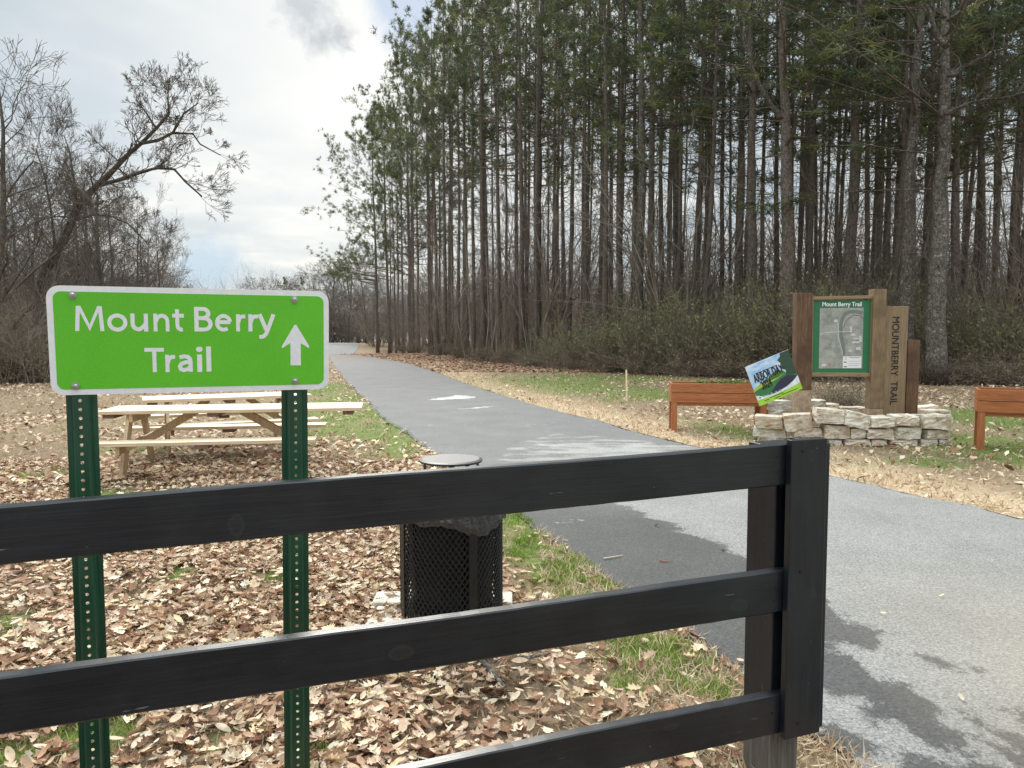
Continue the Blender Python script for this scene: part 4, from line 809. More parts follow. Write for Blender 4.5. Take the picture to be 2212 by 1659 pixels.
mb = MB(); vs = []; rows = [(.285, .716), (.298, .70), (.301, .64), (.306, .575), (.300, .53)]
for i, (r, z) in enumerate(rows):
    for k in range(90):
        a = 2*math.pi*k/90; dd = .5+.5*math.cos(a+.75); zz_ = z if i < 2 else .70-(.70-z)*(.05+dd*.75)*(1+.18*math.sin(a*5)+R.gauss(0, .03)); rr_ = r+.006*math.sin(a*17+i)*(i > 1)+R.gauss(0, .003); vs.append((rr_*math.cos(a), rr_*math.sin(a), zz_))
mb.add(vs, [(i*90+k, i*90+(k+1) % 90, (i+1)*90+(k+1) % 90, (i+1)*90+k) for i in range(len(rows)-1) for k in range(90)]); mb.build('bag_overhang', plain('bag_plastic', (.035, .035, .037), .12, 0, .3, 60, .6), binr)
zl = .915; mb = MB(); mb.tube([(0, 0, zl-.012), (0, 0, zl-.008), (0, 0, zl), (0, 0, zl+.006)], [.172, .176, .176, .16], 48); mb.build('lid', plain('lid_black', (.035, .038, .043), .5, .0, .2, 25, .1), binr)
for a in (-90+5, -22, 160, 60):
    a = math.radians(a); c_, s_ = math.cos(a), math.sin(a); mb = MB(); mb.bar((.164*c_, .164*s_, zl-.012), (.164*c_, .164*s_, zl-.07), .004, .028, (s_, -c_, 0)); mb.bar((.164*c_, .164*s_, zl-.07), (.28*c_, .28*s_, z1+.005), .028, .004); mb.build('lid_bracket', BK, binr)
CONC = plain('concrete_paver', (.52, .49, .43), .9, 0, .25, 18, .4)
for k, (dx, dy, w, z) in enumerate(((0, .02, .80, .03), (0, .0, .74, -.0))):
    pass
PL_ = px2w(813, 4.5); PR_ = px2w(1108, 4.5); hw_ = (PR_-PL_)/2
for i in range(4):
    for j in range(2):
        inset = (0, .035, .02, .03)[i] if j == 0 else 0; w_ = hw_-inset; o = MB().box((0, 0, 0), (w_-.006, .196, .07)).build('paver', CONC, None, .009); o.location = ((PL_+inset+w_/2) if j == 0 else (PR_-w_/2), 4.41-.2*i, (.012, -.004, .004, -.002)[i]); o.rotation_euler = (0, 0, (.01, -.015, .012, 0)[i]); tag(o, 'pale concrete paver under the litter bin, '+('left' if j == 0 else 'right')+' one in '+('the back row', 'the second row from the back', 'the third row from the back', 'the front row')[i], 'paver', 'pavers under the litter bin')
binr.location.z = -.015
# ------------------------------------------------------------------ picnic tables
PINEW = wood('new_pine', (.42, .30, .18), (.66, .52, .35), (.80, .69, .51), 0, .55, 1., None, .2)
PINEL = wood('new_pine_leg', (.30, .19, .10), (.52, .38, .22), (.66, .53, .35), 2, .6, 1., None, .2)
CLEAT = wood('stained_cleat', (.10, .055, .04), (.2, .11, .075), (.3, .18, .12), 1, .7, 1.)
def table(loc, yaw, L_, l_ov, r_ov, label, bL):
    o = empty('picnic_table', loc, yaw, label, 'picnic table', 'picnic tables'); zt, zb = .74, .44; x0, x1 = 0, L_
    for i in range(5): MB().mm((x0, -.36+i*.146, zt-.038), (x1, -.36+i*.146+.140, zt)).build('tabletop_plank', PINEW, o, .003)
    for s in (-1, 1):
        y_ = s*.70; MB().mm((bL[0], y_-.13, zb-.038), (bL[1], y_-.003, zb)).build('bench_plank', PINEW, o, .003); MB().mm((bL[0], y_+.003, zb-.038), (bL[1], y_+.13, zb)).build('bench_plank', PINEW, o, .003)
        MB().mm(((bL[0]+bL[1])/2-.07, y_-.12, zb-.08), ((bL[0]+bL[1])/2+.07, y_+.12, zb-.039)).build('bench_cleat', CLEAT, o)
    for X in (l_ov, L_-r_ov):
        MB().mm((X-.02, -.80, zb-.13), (X+.018, .80, zb-.0395)).build('bench_beam', PINEL, o, .002); MB().mm((X-.02, -.34, zt-.13), (X+.018, .34, zt-.039)).build('top_beam', PINEL, o, .002)
        for s in (-1, 1): MB().bar((X-.04, s*.22, zt-.04), (X-.04, s*.56, 0), .038, .135, (0, 1, 0)).build('leg', PINEL, o, .003)
    mid = (l_ov+L_-r_ov)/2
    MB().bar((l_ov+.02, 0, zb-.10), (mid-.26, 0, zt-.045), .09, .085).build('brace', PINEL, o, .002); MB().bar((L_-r_ov-.02, 0, zb-.10), (mid+.26, 0, zt-.045), .09, .085).build('brace', PINEL, o, .002)
    for X in (.12, mid, L_-.16): MB().mm((X-.06, -.33, zt-.085), (X+.06, .33, zt-.039)).build('top_cleat', CLEAT, o)
    return o
a = gnd(206, 893, .72); bq = gnd(781, 884, .72); print('table1', a, bq); yw = math.atan2(bq[1]-a[1], bq[0]-a[0]); LL = math.hypot(bq[0]-a[0], bq[1]-a[1]); nrm = Vector((-math.sin(yw), math.cos(yw), 0)); dr_ = Vector((math.cos(yw), math.sin(yw), 0))
b1 = gnd(675, 957, .44); b0 = Vector((b1[0]-a[0], b1[1]-a[1], 0)).dot(dr_)
table(tuple(Vector((a[0], a[1], 0))+nrm*.36), yw, LL, .36, .80, 'nearer new pine picnic table with one long overhanging end, behind the green sign', (.02, b0))
a2 = gnd(307, 868, .72); bq2 = gnd(674, 855, .72); yw2 = math.atan2(bq2[1]-a2[1], bq2[0]-a2[0]); LL2 = math.hypot(bq2[0]-a2[0], bq2[1]-a2[1])
table(tuple(Vector((a2[0], a2[1], 0))+Vector((-math.sin(yw2), math.cos(yw2), 0))*.36), yw2, LL2, .34, .34, 'farther picnic table behind the first, half hidden by the green sign', (0, LL2))
# ------------------------------------------------------------------ survey stake
p = gnd(1354, 866); st = MB(); st.bar((p[0], p[1], -.1), (p[0]-.02, p[1], CAMZ-(799-722)/FPX*p[1]), .062, .03); st.build('stake', plain('stake_wood', (.82, .70, .46), .7, 0, .15, 12, .1)); tag(bpy.data.objects['stake'], 'pale wooden survey stake upright in the grass right of the trail', 'stake')
# ------------------------------------------------------------------ raised planters
RED = wood('red_cedar_stain', (.20, .06, .018), (.40, .135, .042), (.53, .215, .08), 0, .5, 1., None, .2); REDL = wood('red_cedar_leg', (.24, .075, .025), (.40, .14, .05), (.50, .20, .075), 2, .55, 1., None, .2)
SOIL = plain('planter_soil', (.06, .045, .03), .95, 0, .4, 40, .6)
def planter(loc, yaw, L_, zt, label, W_=.56):
    o = empty('raised_planter', loc, yaw, label, 'planter', 'red stained raised planters'); zb = zt-.31; h = .152
    for k in range(2):
        za = zb+k*(h+.008)
        for y_ in (0, W_-.03): MB().mm((0, y_, za), (L_, y_+.03, za+h)).build('side_board', RED, o, .003)
        for x_ in (0, L_-.03): MB().mm((x_+(-.004 if x_ == 0 else .004), .032, za+.001), (x_+.03+(-.004 if x_ == 0 else .004), W_-.032, za+h-.001)).build('end_board', RED, o, .003)
    MB().mm((.03, .03, zb+.02), (L_-.03, W_-.03, zt-.05)).build('soil', SOIL, o)
    MB().mm((.10, .034, zb-.055), (L_-.10, .07, zb-.002)).build('apron', RED, o, .002); MB().mm((.10, W_-.07, zb-.055), (L_-.10, W_-.034, zb-.002)).build('apron', RED, o, .002)
    for x_ in (.008, L_-.10):
        for y_ in (.004, W_-.094): MB().mm((x_, y_, -.02), (x_+.088, y_+.088, zb-.001)).build('leg', REDL, o, .003)
        MB().mm((x_+.025, .095, .22), (x_+.06, W_-.097, .29)).build('stretcher', REDL, o, .002)
    return o
pl = gnd(*c2(206, 868)); tp = CAMZ-(c2(0, 592)[1]-722)/FPX*pl[1]; planter((pl[0], pl[1], 0), -.12, 1.52, tp, 'red stained raised planter with sprouting greens left of the Arbor Day sign')
pr_ = gnd(*c2(1940, 972)); tp2 = CAMZ-(c2(0, 627)[1]-722)/FPX*pr_[1]; planter((pr_[0], pr_[1], 0), -.47, 1.6, tp2, 'red stained raised planter cut off by the right picture edge')
# seedlings in the planter
g = np.random.default_rng(9)
def sprig(x_, y_, z_, n, spread, name, label, cols):
    P = np.stack([g.normal(0, spread, n)*1.8, g.normal(0, spread*.6, n), np.abs(g.normal(0, .025, n))], 1); d = g.normal(0, 1, (n, 3)); d[:, 2] = np.abs(d[:, 2])*.8; d /= np.linalg.norm(d, axis=1, keepdims=True); s = np.cross(d, g.normal(0, 1, (n, 3))); s /= np.linalg.norm(s, axis=1, keepdims=True)
    V = np.stack([P, P+d*.035+s*.012, P+d*.07, P+d*.035-s*.012], 1).reshape(-1, 3); C = np.repeat(np.array(cols)[g.integers(0, len(cols), n)], 4, 0); o = link(name, npmesh(name, V, np.arange(n*4).reshape(-1, 4), LEAFM, C)); o.location = (x_, y_, z_); tag(o, label, 'plant', 'seedlings in the planter')
GC = [(.12, .2, .04), (.18, .26, .06), (.10, .17, .03)]
for dx, lab in ((.55, 'small green seedling clump left of the middle in the planter'), (.85, 'largest green seedling clump in the middle of the planter'), (1.12, 'green seedling clump nearest the Arbor Day sign in the planter')): sprig(pl[0]+dx, pl[1]+.2, tp-.035, 90 if dx > .8 else 50, .05 if dx > .8 else .03, 'seedling', lab, GC)
# ------------------------------------------------------------------ map kiosk
KY = 11.7
kiosk = empty('map_kiosk', (px2w(1812, KY), KY, 0), 0, 'weathered timber kiosk framing a green trail map beside lettered planks', 'kiosk'); KX = px2w(1812, KY)
def kp(x, y, Y=KY): q = at(*ck(x, y), Y); return q[0]-KX, q[2]
W1 = wood('brown_timber', (.05, .026, .014), (.14, .075, .038), (.27, .16, .085), 2, .7, 1., (.08, .04, .022)); W2 = wood('tan_timber', (.10, .065, .035), (.235, .16, .09), (.34, .25, .14), 2, .7, 1., (.15, .10, .05)); W3 = wood('plank_timber', (.11, .07, .04), (.26, .185, .115), (.39, .29, .19), 2, .7, 1., (.25, .18, .09)); WR = wood('rail_timber', (.13, .085, .045), (.28, .2, .11), (.38, .29, .17), 0, .7, 1.); WB = plain('post_foot_pale', (.36, .27, .18), .8, 0, .35, 14, .3)
def quadprism(tl, tr, br, bl_, y0, y1, name, mat, bev=.006):
    vs = [(q[0], y, q[1]) for y in (y0, y1) for q in (tl, tr, br, bl_)]; return MB().add(vs, [(0, 3, 2, 1), (4, 5, 6, 7), (0, 1, 5, 4), (1, 2, 6, 5), (2, 3, 7, 6), (3, 0, 4, 7)]).build(name, mat, kiosk, bev)
def ext(a, b_, z):  # extend the line a->b down to height z
    t = (z-a[1])/(b_[1]-a[1]); return (a[0]+(b_[0]-a[0])*t, z)
def kpost(tl, tr, br, bl_, y0, y1, name, mat, foot=None):
    tl, tr, br, bl_ = kp(*tl), kp(*tr), kp(*br), kp(*bl_)
    if foot is None: quadprism(tl, tr, ext(tr, br, -.2), ext(tl, bl_, -.2), y0, y1, name, mat)
    else:
        zf = kp(0, foot)[1]; quadprism(tl, tr, ext(tr, br, zf), ext(tl, bl_, zf), y0, y1, name, mat); quadprism(ext(tl, bl_, zf-.002), ext(tr, br, zf-.002), ext(tr, br, -.2), ext(tl, bl_, -.2), y0+.002, y1-.002, 'post_foot', WB)
kpost((195, 84), (348, 88), (330, 1255), (183, 1258), -.09, .09, 'post', W1, 1012)
kpost((927, 48), (1054, 48), (1015, 1278), (888, 1275), -.09, .09, 'post', W2, 1190)
kpost((1056, 212), (1280, 210), (1240, 1252), (1018, 1254), -.03, .02, 'lettered_plank', W3)
kpost((1270, 532), (1386, 532), (1357, 1250), (1244, 1252), -.05, .0, 'side_plank', W1)
quadprism(kp(350, 120), kp(932, 106), kp(932, 136), kp(350, 152), -.06, .06, 'top_rail', WR); quadprism(kp(340, 848), kp(908, 850), kp(908, 886), kp(340, 884), -.06, .06, 'bottom_rail', WR)
quadprism(kp(350, 154), kp(362, 154), kp(350, 846), kp(340, 846), -.055, .05, 'frame_strip', WR, .001); quadprism(kp(918, 138), kp(932, 138), kp(910, 848), kp(897, 848), -.055, .05, 'frame_strip', WR, .001)
MG = plain('map_green', (.025, .16, .065), .45, 0, .08, 20, 0)
def kq(pts, y): return [(*[kp(*p)[0]], y, kp(*p)[1]) for p in pts]
quadprism(kp(362, 162), kp(918, 150), kp(898, 847), kp(350, 845), -.03, -.01, 'map_board', MG, 0)
# aerial photograph area
m, nt, b = nmat('map_photo'); v = objco(nt); n1_ = noise(nt, v, 9, 6, .65); n2 = noise(nt, v, 38, 4, .7); vo = N(nt, 'ShaderNodeTexVoronoi', i_Scale=9.); nt.links.new(v, vo.inputs['Vector'])
c = ramp(nt, n1_, [(.3, (.16, .17, .15)), (.48, (.30, .31, .28)), (.62, (.42, .41, .37)), (.75, (.5, .48, .42))]); c = mixc(nt, .3, c, ramp(nt, vo.outputs['Color'], [(0, (.2, .21, .19)), (1, (.5, .5, .46))])); c = mixc(nt, ramp(nt, n2, [(.6, (0, 0, 0)), (.72, (.6,)*3)]), c, (.7, .7, .68)); nt.links.new(c, b.inputs['Base Color']); b.inputs['Roughness'].default_value = .3
mb = MB(); mb.poly(kq([(416, 806), (832, 806), (846, 224), (428, 228)], -.032)); mb.build('map_photo', m, kiosk)
def ribbon(pts, w, y, name, mat):
    mb = MB(); P_ = [Vector((kp(*p)[0], kp(*p)[1])) for p in pts]; Q = []
    for i in range(len(P_)):
        d = (P_[min(i+1, len(P_)-1)]-P_[max(i-1, 0)]).normalized(); n_ = Vector((-d.y, d.x))*w/2; Q.append((P_[i]+n_, P_[i]-n_))
    for i in range(len(Q)-1): mb.poly([(Q[i][0].x, y, Q[i][0].y), (Q[i+1][0].x, y, Q[i+1][0].y), (Q[i+1][1].x, y, Q[i+1][1].y), (Q[i][1].x, y, Q[i][1].y)])
    return mb.build(name, mat, kiosk)
RV = plain('map_river', (.17, .21, .18), .35, 0, .1, 20, 0); RVD = plain('map_dark_line', (.09, .11, .11), .35, 0, .1, 20, 0); RDm = plain('map_road', (.62, .62, .52), .35, 0, .1, 20, 0)
ribbon([(838, 275), (780, 262), (720, 262), (670, 285), (640, 330), (625, 400), (630, 480), (645, 560), (655, 640), (650, 690)], .055, -.033, 'map_river', RV)
ribbon([(842, 325), (800, 298), (750, 296), (705, 325), (670, 365), (655, 420)], .010, -.0335, 'map_line', RVD)
ribbon([(428, 480), (470, 462), (560, 457), (650, 453), (735, 452)], .009, -.034, 'map_road', RDm); ribbon([(600, 370), (605, 440), (600, 500), (620, 570), (640, 640), (640, 690)], .010, -.0345, 'map_trail', RDm)
mb = MB(); mb.poly(kq([(645, 803), (820, 803), (824, 690), (648, 690)], -.035)); mb.build('map_legend', plain('legend_white', (.8, .8, .82), .4, 0, .03, 20, 0), kiosk)
BKI = plain('ink_black', (.01, .01, .012), .5, 0, .05, 20, 0)
mb = MB()
for (x0, y0, x1, y1) in ((655, 742, 684, 750), (655, 786, 684, 794), (705, 701, 808, 705), (700, 736, 812, 738), (700, 760, 812, 762), (700, 778, 790, 780), (664, 700, 684, 703), (664, 716, 684, 719)): mb.poly(kq([(x0, y1), (x1, y1), (x1, y0), (x0, y0)], -.0355))
mb.build('legend_print', BKI, kiosk)
mb = MB()
for (x0, y0, w_, h_) in ((720, 470, 50, 22), (740, 510, 70, 16), (800, 490, 30, 60), (730, 545, 80, 18), (700, 625, 34, 20), (770, 600, 50, 30), (560, 335, 40, 26), (440, 760, 50, 26), (715, 400, 22, 60)): mb.poly(kq([(x0, y0+h_), (x0+w_, y0+h_), (x0+w_-6, y0), (x0+5, y0+3)], -.0337))
mb.build('map_buildings', plain('map_bright', (.6, .6, .62), .4, 0, .25, 60, 0), kiosk)
mb = MB(); mb.poly(kq([(508, 768), (532, 768), (520, 752)], -.034)); mb.build('map_marker', plain('map_red', (.7, .08, .05), .4, 0, .05, 20, 0), kiosk)
def text(body, size, mat, parent, M_, name='lettering', bold=0., sx=1., space=1.):
    cu = bpy.data.curves.new(name, 'FONT'); cu.body = body; cu.size = size; cu.align_x = 'CENTER'; cu.align_y = 'CENTER'; cu.space_character = space; cu.resolution_u = 4
    o = bpy.data.objects.new(name, cu); COL.objects.link(o); bpy.context.view_layer.update(); me = bpy.data.meshes.new_from_object(o.evaluated_get(bpy.context.evaluated_depsgraph_get())); bpy.data.objects.remove(o)
    base = [v.co.copy() for v in me.vertices]; fs = [tuple(p.vertices) for p in me.polygons]; mb = MB(); k = 0
    for dx, dy in ((0, 0), (1, 0), (-1, 0), (0, 1), (0, -1)) if bold else ((0, 0),): mb.add([M_ @ Vector((v.x*sx+dx*bold, v.y+dy*bold, k*.0001)) for v in base], fs); k += 1
    return mb.build(name, mat, parent)
RX = Matrix.Rotation(math.pi/2, 4, 'X')
pA = kp(452, 195); pB = kp(825, 190); w_ = pB[0]-pA[0]
text('Mount Berry Trail', .092, WHT, kiosk, Matrix.Translation(((pA[0]+pB[0])/2, -.034, (pA[1]+pB[1])/2)) @ RX, bold=.0022, sx=w_/.66)
pA = kp(1152, 275); pB = kp(1125, 1185); Lt = pA[1]-pB[1]; ang = math.atan2(pB[0]-pA[0], -(pB[1]-pA[1]))
CARVE = plain('carved_black', (.012, .01, .008), .7, 0, .1, 20, 0)
text('MOUNTBERRY  TRAIL', .155, CARVE, kiosk, Matrix.Translation(((pA[0]+pB[0])/2+.004, -.0335, (pA[1]+pB[1])/2)) @ Matrix.Rotation(math.pi/2-ang, 4, 'Y') @ RX, name='carved_lettering', bold=.0016, sx=Lt/1.62)
# ------------------------------------------------------------------ Arbor Day yard sign
AM = Matrix.Translation((3.7171, 10.7593, .9805)) @ rot(.0375, .0157, -.3877); arb = empty('yard_sign', label='tilted colourful yard sign reading Arbor Day 2024 in front of the planter', cat='sign'); arb.matrix_world = AM
AW, AH = .66, .60
MB().mm((-AW/2, 0, -AH/2), (AW/2, .006, AH/2)).build('board', plain('coroplast_white', (.78, .8, .85), .45, 0, .03, 20, 0), arb)
def aq(x, y): return ((x-.5)*AW, (y-.5)*AH)   # x,y in 0..1 from the lower left
def apoly(pts, k, name, c): mb = MB(); mb.poly([(aq(*p)[0], -.0006-.0005*k, aq(*p)[1]) for p in pts]); return mb.build(name, c if not isinstance(c, tuple) else plain(name+'_ink', c, .4, 0, .18, 14, 0), arb)
m, nt, b = nmat('printed_sky'); v = objco(nt); nt.links.new(ramp(nt, noise(nt, objco(nt, (1, 1, 3)), 5, 4), [(.35, (.22, .48, .82)), (.65, (.72, .84, .95))]), b.inputs['Base Color']); b.inputs['Roughness'].default_value = .4
apoly([(0, .3), (1, .3), (1, .998), (0, .998)], 0, 'printed_sky', m)
apoly([(0, .22), (0, .42), (.2, .50), (.45, .52), (.6, .50), (1, .56), (1, .22)], 1, 'printed_meadow', (.42, .50, .07))
apoly([(.22, .46), (.3, .53), (.42, .56), (.5, .62), (.62, .66), (.72, .60), (.78, .52), (.6, .48)], 2, 'printed_grove', (.07, .17, .04))
apoly([(0, .24), (0, .36), (.25, .42), (.5, .44), (.8, .52), (1, .50), (1, .28), (.5, .18), (.15, .16)], 3, 'printed_lawn', (.04, .20, .06))
apoly([(.28, .17), (.45, .30), (.62, .42), (.78, .45), (.95, .38), (1, .34), (1, .26), (.7, .18), (.4, .15)], 4, 'printed_lane', (.03, .035, .07))
apoly([(.78, .45), (.80, .58), (.72, .64), (.76, .74), (.70, .86), (.78, .92), (.80, .998), (1, .998), (1, .40)], 5, 'printed_tree', (.035, .075, .05))
apoly([(0, 0), (0, .27), (.12, .20), (.3, .155), (.5, .16), (.7, .20), (.88, .27), (1, .35), (1, 0)], 6, 'printed_swoosh', (.75, .80, .88))
apoly([(0, 0), (0, .145), (.25, .125), (.5, .125), (.75, .135), (1, .165), (1, 0)], 7, 'printed_band', (.36, .66, .06))
for i, x_ in enumerate((.07, .16, .25, .34, .44, .53)):
    apoly([(x_+.028*math.cos(t*math.pi/5), .185+.01*math.sin(i)+.022*math.sin(t*math.pi/5)) for t in range(10)], 8, 'printed_emblem', (.22, .30, .36))
MA = Matrix.Translation((0, -.0052, 0))
text('ARBOR DAY', .172, BKI, arb, Matrix.Translation((-.055, -.0052, .085)) @ RX, name='lettering', bold=.003, sx=.46); text('2024', .172, BKI, arb, Matrix.Translation((-.13, -.0052, -.045)) @ RX, name='lettering', bold=.003, sx=.46)
mb = MB()
for x0, x1, y_ in ((.16, .66, .76), (.13, .24, .075), (.27, .58, .095), (.35, .50, .04), (.53, .9, .055)): mb.poly([(aq(x0, y_)[0], -.0052, aq(x0, y_-.008)[1]), (aq(x1, y_)[0], -.0052, aq(x1, y_-.008)[1]), (aq(x1, y_)[0], -.0052, aq(x1, y_+.008)[1]), (aq(x0, y_)[0], -.0052, aq(x0, y_+.008)[1])])
mb.build('small_print', BKI, arb)
for x_ in (-.12, .12): MB().tube([(x_, .003, -AH/2+.1), (x_, .003, -AH/2-.78)], .0025, 6).build('wire_stake', STEEL, arb)
# ------------------------------------------------------------------ dry-stacked stones
m, nt, b = nmat('ledge_stone'); v = objco(nt, rnd=True); oi = N(nt, 'ShaderNodeObjectInfo'); nA = noise(nt, v, 5, 8, .7); nB = noise(nt, objco(nt, (9, 9, 30), rnd=True), 1.2, 6, .7, .8)
c = ramp(nt, nA, [(.28, (.28, .21, .14)), (.40, (.60, .52, .41)), (.54, (.82, .78, .70)), (.75, (.90, .89, .86))]); c = mixc(nt, ramp(nt, nB, [(.52, (0, 0, 0)), (.62, (.75,)*3)]), c, (.42, .25, .12)); c = mixc(nt, ramp(nt, nB, [(.3, (.7,)*3), (.4, (0, 0, 0))]), c, (.2, .17, .13))
c = mixc(nt, 1., c, ramp(nt, oi.outputs['Random'], [(0, (.72, .66, .58)), (.5, (.98, .97, .94)), (1, (.80, .84, .84))]), 'MULTIPLY'); nt.links.new(c, b.inputs['Base Color']); b.inputs['Roughness'].default_value = .9; bump(nt, b, nA, .7, .03); STONE = m
def stone(cx_, cy_, cz, w, d, h, rz, ry, seed, label, group='stacked ledge stones around the kiosk'):
    R = random.Random(seed); n = 6; idx = {}; vs = []; fs2 = []
    def vert(i, j, k):
        key = (i, j, k)
        if key in idx: return idx[key]
        x_, y_, z_ = (2*i/n-1), (2*j/n-1), (2*k/n-1); e = 34
        nrm_ = (abs(x_)**e+abs(y_)**e+abs(z_)**e)**(1/e); x_, y_, z_ = x_/nrm_, y_/nrm_, z_/nrm_
        s1 = float(fbm(np.array([x_*1.3+seed]), np.array([z_*1.3+y_*2.1+seed*1.7]), seed)[0])-.5; s2 = float(fbm(np.array([z_*2.6+seed]), np.array([x_*2.6-y_*1.1]), seed+5)[0])-.5
        s3 = float(fbm(np.array([x_*4+seed]), np.array([z_*4+y_*4]), seed+9)[0])-.5; q = Vector((x_*w/2*(1+.14*s2+.06*skx*z_), y_*d/2*(1+.3*s1+.16*s3), z_*h/2*(1+.18*s1*1.2+.12*s3+.05*skz*x_)))
        for (i_, j_, k_), o_3 in co.items(): q = q+Vector(o_3)*((1+i_*x_)*(1+j_*y_)*(1+k_*z_)/8)
        idx[key] = len(vs); vs.append(q); return idx[key]
    skx = R.uniform(-1, 1); skz = R.uniform(-1, 1); co = {(i, j, k): (R.uniform(-.13, .05)*i*w/2, R.uniform(-.2, .06)*j*d/2, R.uniform(-.20, .05)*k*h/2) for i in (-1, 1) for j in (-1, 1) for k in (-1, 1)}
    for a in range(n):
        for b_ in range(n):
            for (f0, f1) in ((0, 0), (n, 1)):
                for fn in (lambda p, q: (p, q, f0), lambda p, q: (p, f0, q), lambda p, q: (f0, p, q)): fs2.append((vert(*fn(a, b_)), vert(*fn(a+1, b_)), vert(*fn(a+1, b_+1)), vert(*fn(a, b_+1))))
    me = bpy.data.meshes.new('ledge_stone'); me.from_pydata([tuple(q) for q in vs], [], fs2)
    import bmesh; bm = bmesh.new(); bm.from_mesh(me); bmesh.ops.recalc_face_normals(bm, faces=bm.faces); bm.to_mesh(me); bm.free()
    me.materials.append(STONE); o = link('ledge_stone', me); o.location = (cx_, cy_, cz); o.rotation_euler = (0, ry, rz); tag(o, label, 'stone', group)
    return o
def fdepth(px): return float(np.interp(px, [1630, 1680, 1740, 1820, 1920, 2060], [11.45, 11.2, 10.95, 10.8, 10.72, 10.8]))
ST = [('top', 705, 868, 775, 850, 0, 'leftmost stone of the top course'), ('top', 870, 1030, 765, 868, -.10, 'tilted tan stone of the top course below the left kiosk post'), ('top', 1043, 1200, 730, 828, .05, 'biggest stone, standing highest in the front under the map panel'), ('top', 1203, 1348, 756, 846, .22, 'stone slumped down to the right below the map panel'),
      ('top', 1352, 1483, 785, 845, 0, 'low block in the top course below the right kiosk post'), ('top', 1486, 1625, 775, 836, 0, 'flat-topped block below the lettered plank in the top course'), ('top', 1633, 1805, 772, 855, 0, 'rightmost grey stone of the top course'),
      ('mid', 693, 883, 843, 908, 0, 'leftmost stone of the middle course'), ('mid', 920, 1083, 842, 902, 0, 'middle-course stone tucked under the tilted tan one'), ('mid', 1085, 1237, 829, 912, 0, 'brown-veined block under the biggest stone'), ('mid', 1239, 1320, 848, 912, 0, 'smallest square block of the middle course'), ('mid', 1322, 1477, 850, 912, 0, 'long middle-course block below the right kiosk post'), ('mid', 1487, 1643, 838, 915, .03, 'deep grey block of the middle course under the flat-topped one'), ('mid', 1655, 1805, 855, 912, 0, 'rightmost tan block of the middle course'),
      ('low', 720, 920, 909, 940, 0, 'leftmost half-buried stone at the ground'), ('low', 925, 1112, 903, 940, 0, 'half-buried bottom stone behind the fence post top'), ('low', 1115, 1190, 913, 948, 0, 'short dark bottom stone right of the fence post top'), ('low', 1195, 1345, 914, 950, 0, 'thin wide brown bottom stone'), ('low', 1350, 1442, 914, 955, 0, 'small tan bottom stone'), ('low', 1447, 1612, 916, 960, .02, 'rounded grey bottom stone in the grass'), ('low', 1618, 1728, 914, 960, 0, 'bottom stone second from the right end'), ('low', 1730, 1808, 913, 958, 0, 'bottom stone at the right end')]
for i, (row, x0, x1, y0, y1, tilt, lab) in enumerate(ST):
    p0 = c2(x0, y0); p1 = c2(x1, y1); pc = (p0[0]+p1[0])/2; Yf = fdepth(pc)+(.03 if row == 'mid' else -.02 if row == 'top' else .05); A_ = at(p0[0], p0[1], Yf); B_ = at(p1[0], p1[1], Yf); dp = .34
    stone((A_[0]+B_[0])/2, Yf+dp/2, (A_[2]+B_[2])/2+(.01 if row == 'low' else 0), (B_[0]-A_[0])*.965, dp, (A_[2]-B_[2])*.975, -(fdepth(pc-30)-fdepth(pc+30))/.44*.6, tilt, 40+i, lab)
BKS = [(750, 900, 688, 748, 12.5, 'back-left stone behind the foot of the left kiosk post'), (750, 892, 746, 800, 12.45, 'lower back-left stone with a rusty streak'), (990, 1096, 686, 742, 12.7, 'back stone just right of the left kiosk post'), (1098, 1165, 710, 745, 12.7, 'small sloping back stone under the map panel'), (1168, 1322, 728, 762, 12.6, 'flat back stone left of the right kiosk post'), (1600, 1742, 722, 766, 12.2, 'pale wedge stone behind the short side plank'), (1640, 1805, 745, 790, 11.9, 'flat back-right stone at the end of the ring')]
for i, (x0, x1, y0, y1, Yb, lab) in enumerate(BKS):
    p0 = c2(x0, y0); p1 = c2(x1, y1); A_ = at(*p0, Yb); B_ = at(*p1, Yb); stone((A_[0]+B_[0])/2, Yb+.15, (A_[2]+B_[2])/2, B_[0]-A_[0], .32, A_[2]-B_[2], 0, .12*(i == 5)*-1, 80+i, lab)
    if i != 1: stone((A_[0]+B_[0])/2+.03, Yb+.17, B_[2]/2-.02, (B_[0]-A_[0])*1.05, .34, B_[2]+.02, 0, 0, 90+i, 'supporting stone hidden low in the back of the ring')
# planting bed soil inside the ring
mb = MB(); cxk = px2w(1850, 11.9); cyk = 11.72; vs = [(cxk, cyk, .33)]; nn = 28
for rr_, z_ in ((.6, .31), (1.0, .25), (1.22, .05)):
    for k in range(nn): a = 2*math.pi*k/nn; vs.append((cxk+rr_*1.02*math.cos(a), cyk+rr_*.62*math.sin(a), z_+random.gauss(0, .015)))
fs2 = [(0, 1+k, 1+(k+1) % nn) for k in range(nn)]+[(1+r*nn+k, 1+(r+1)*nn+k, 1+(r+1)*nn+(k+1) % nn, 1+r*nn+(k+1) % nn) for r in range(2) for k in range(nn)]
o = mb.add(vs, fs2).build('soil_mound', plain('bed_soil', (.20, .14, .09), .95, 0, .4, 25, .6), None, smooth=True); tag(o, kind='structure')
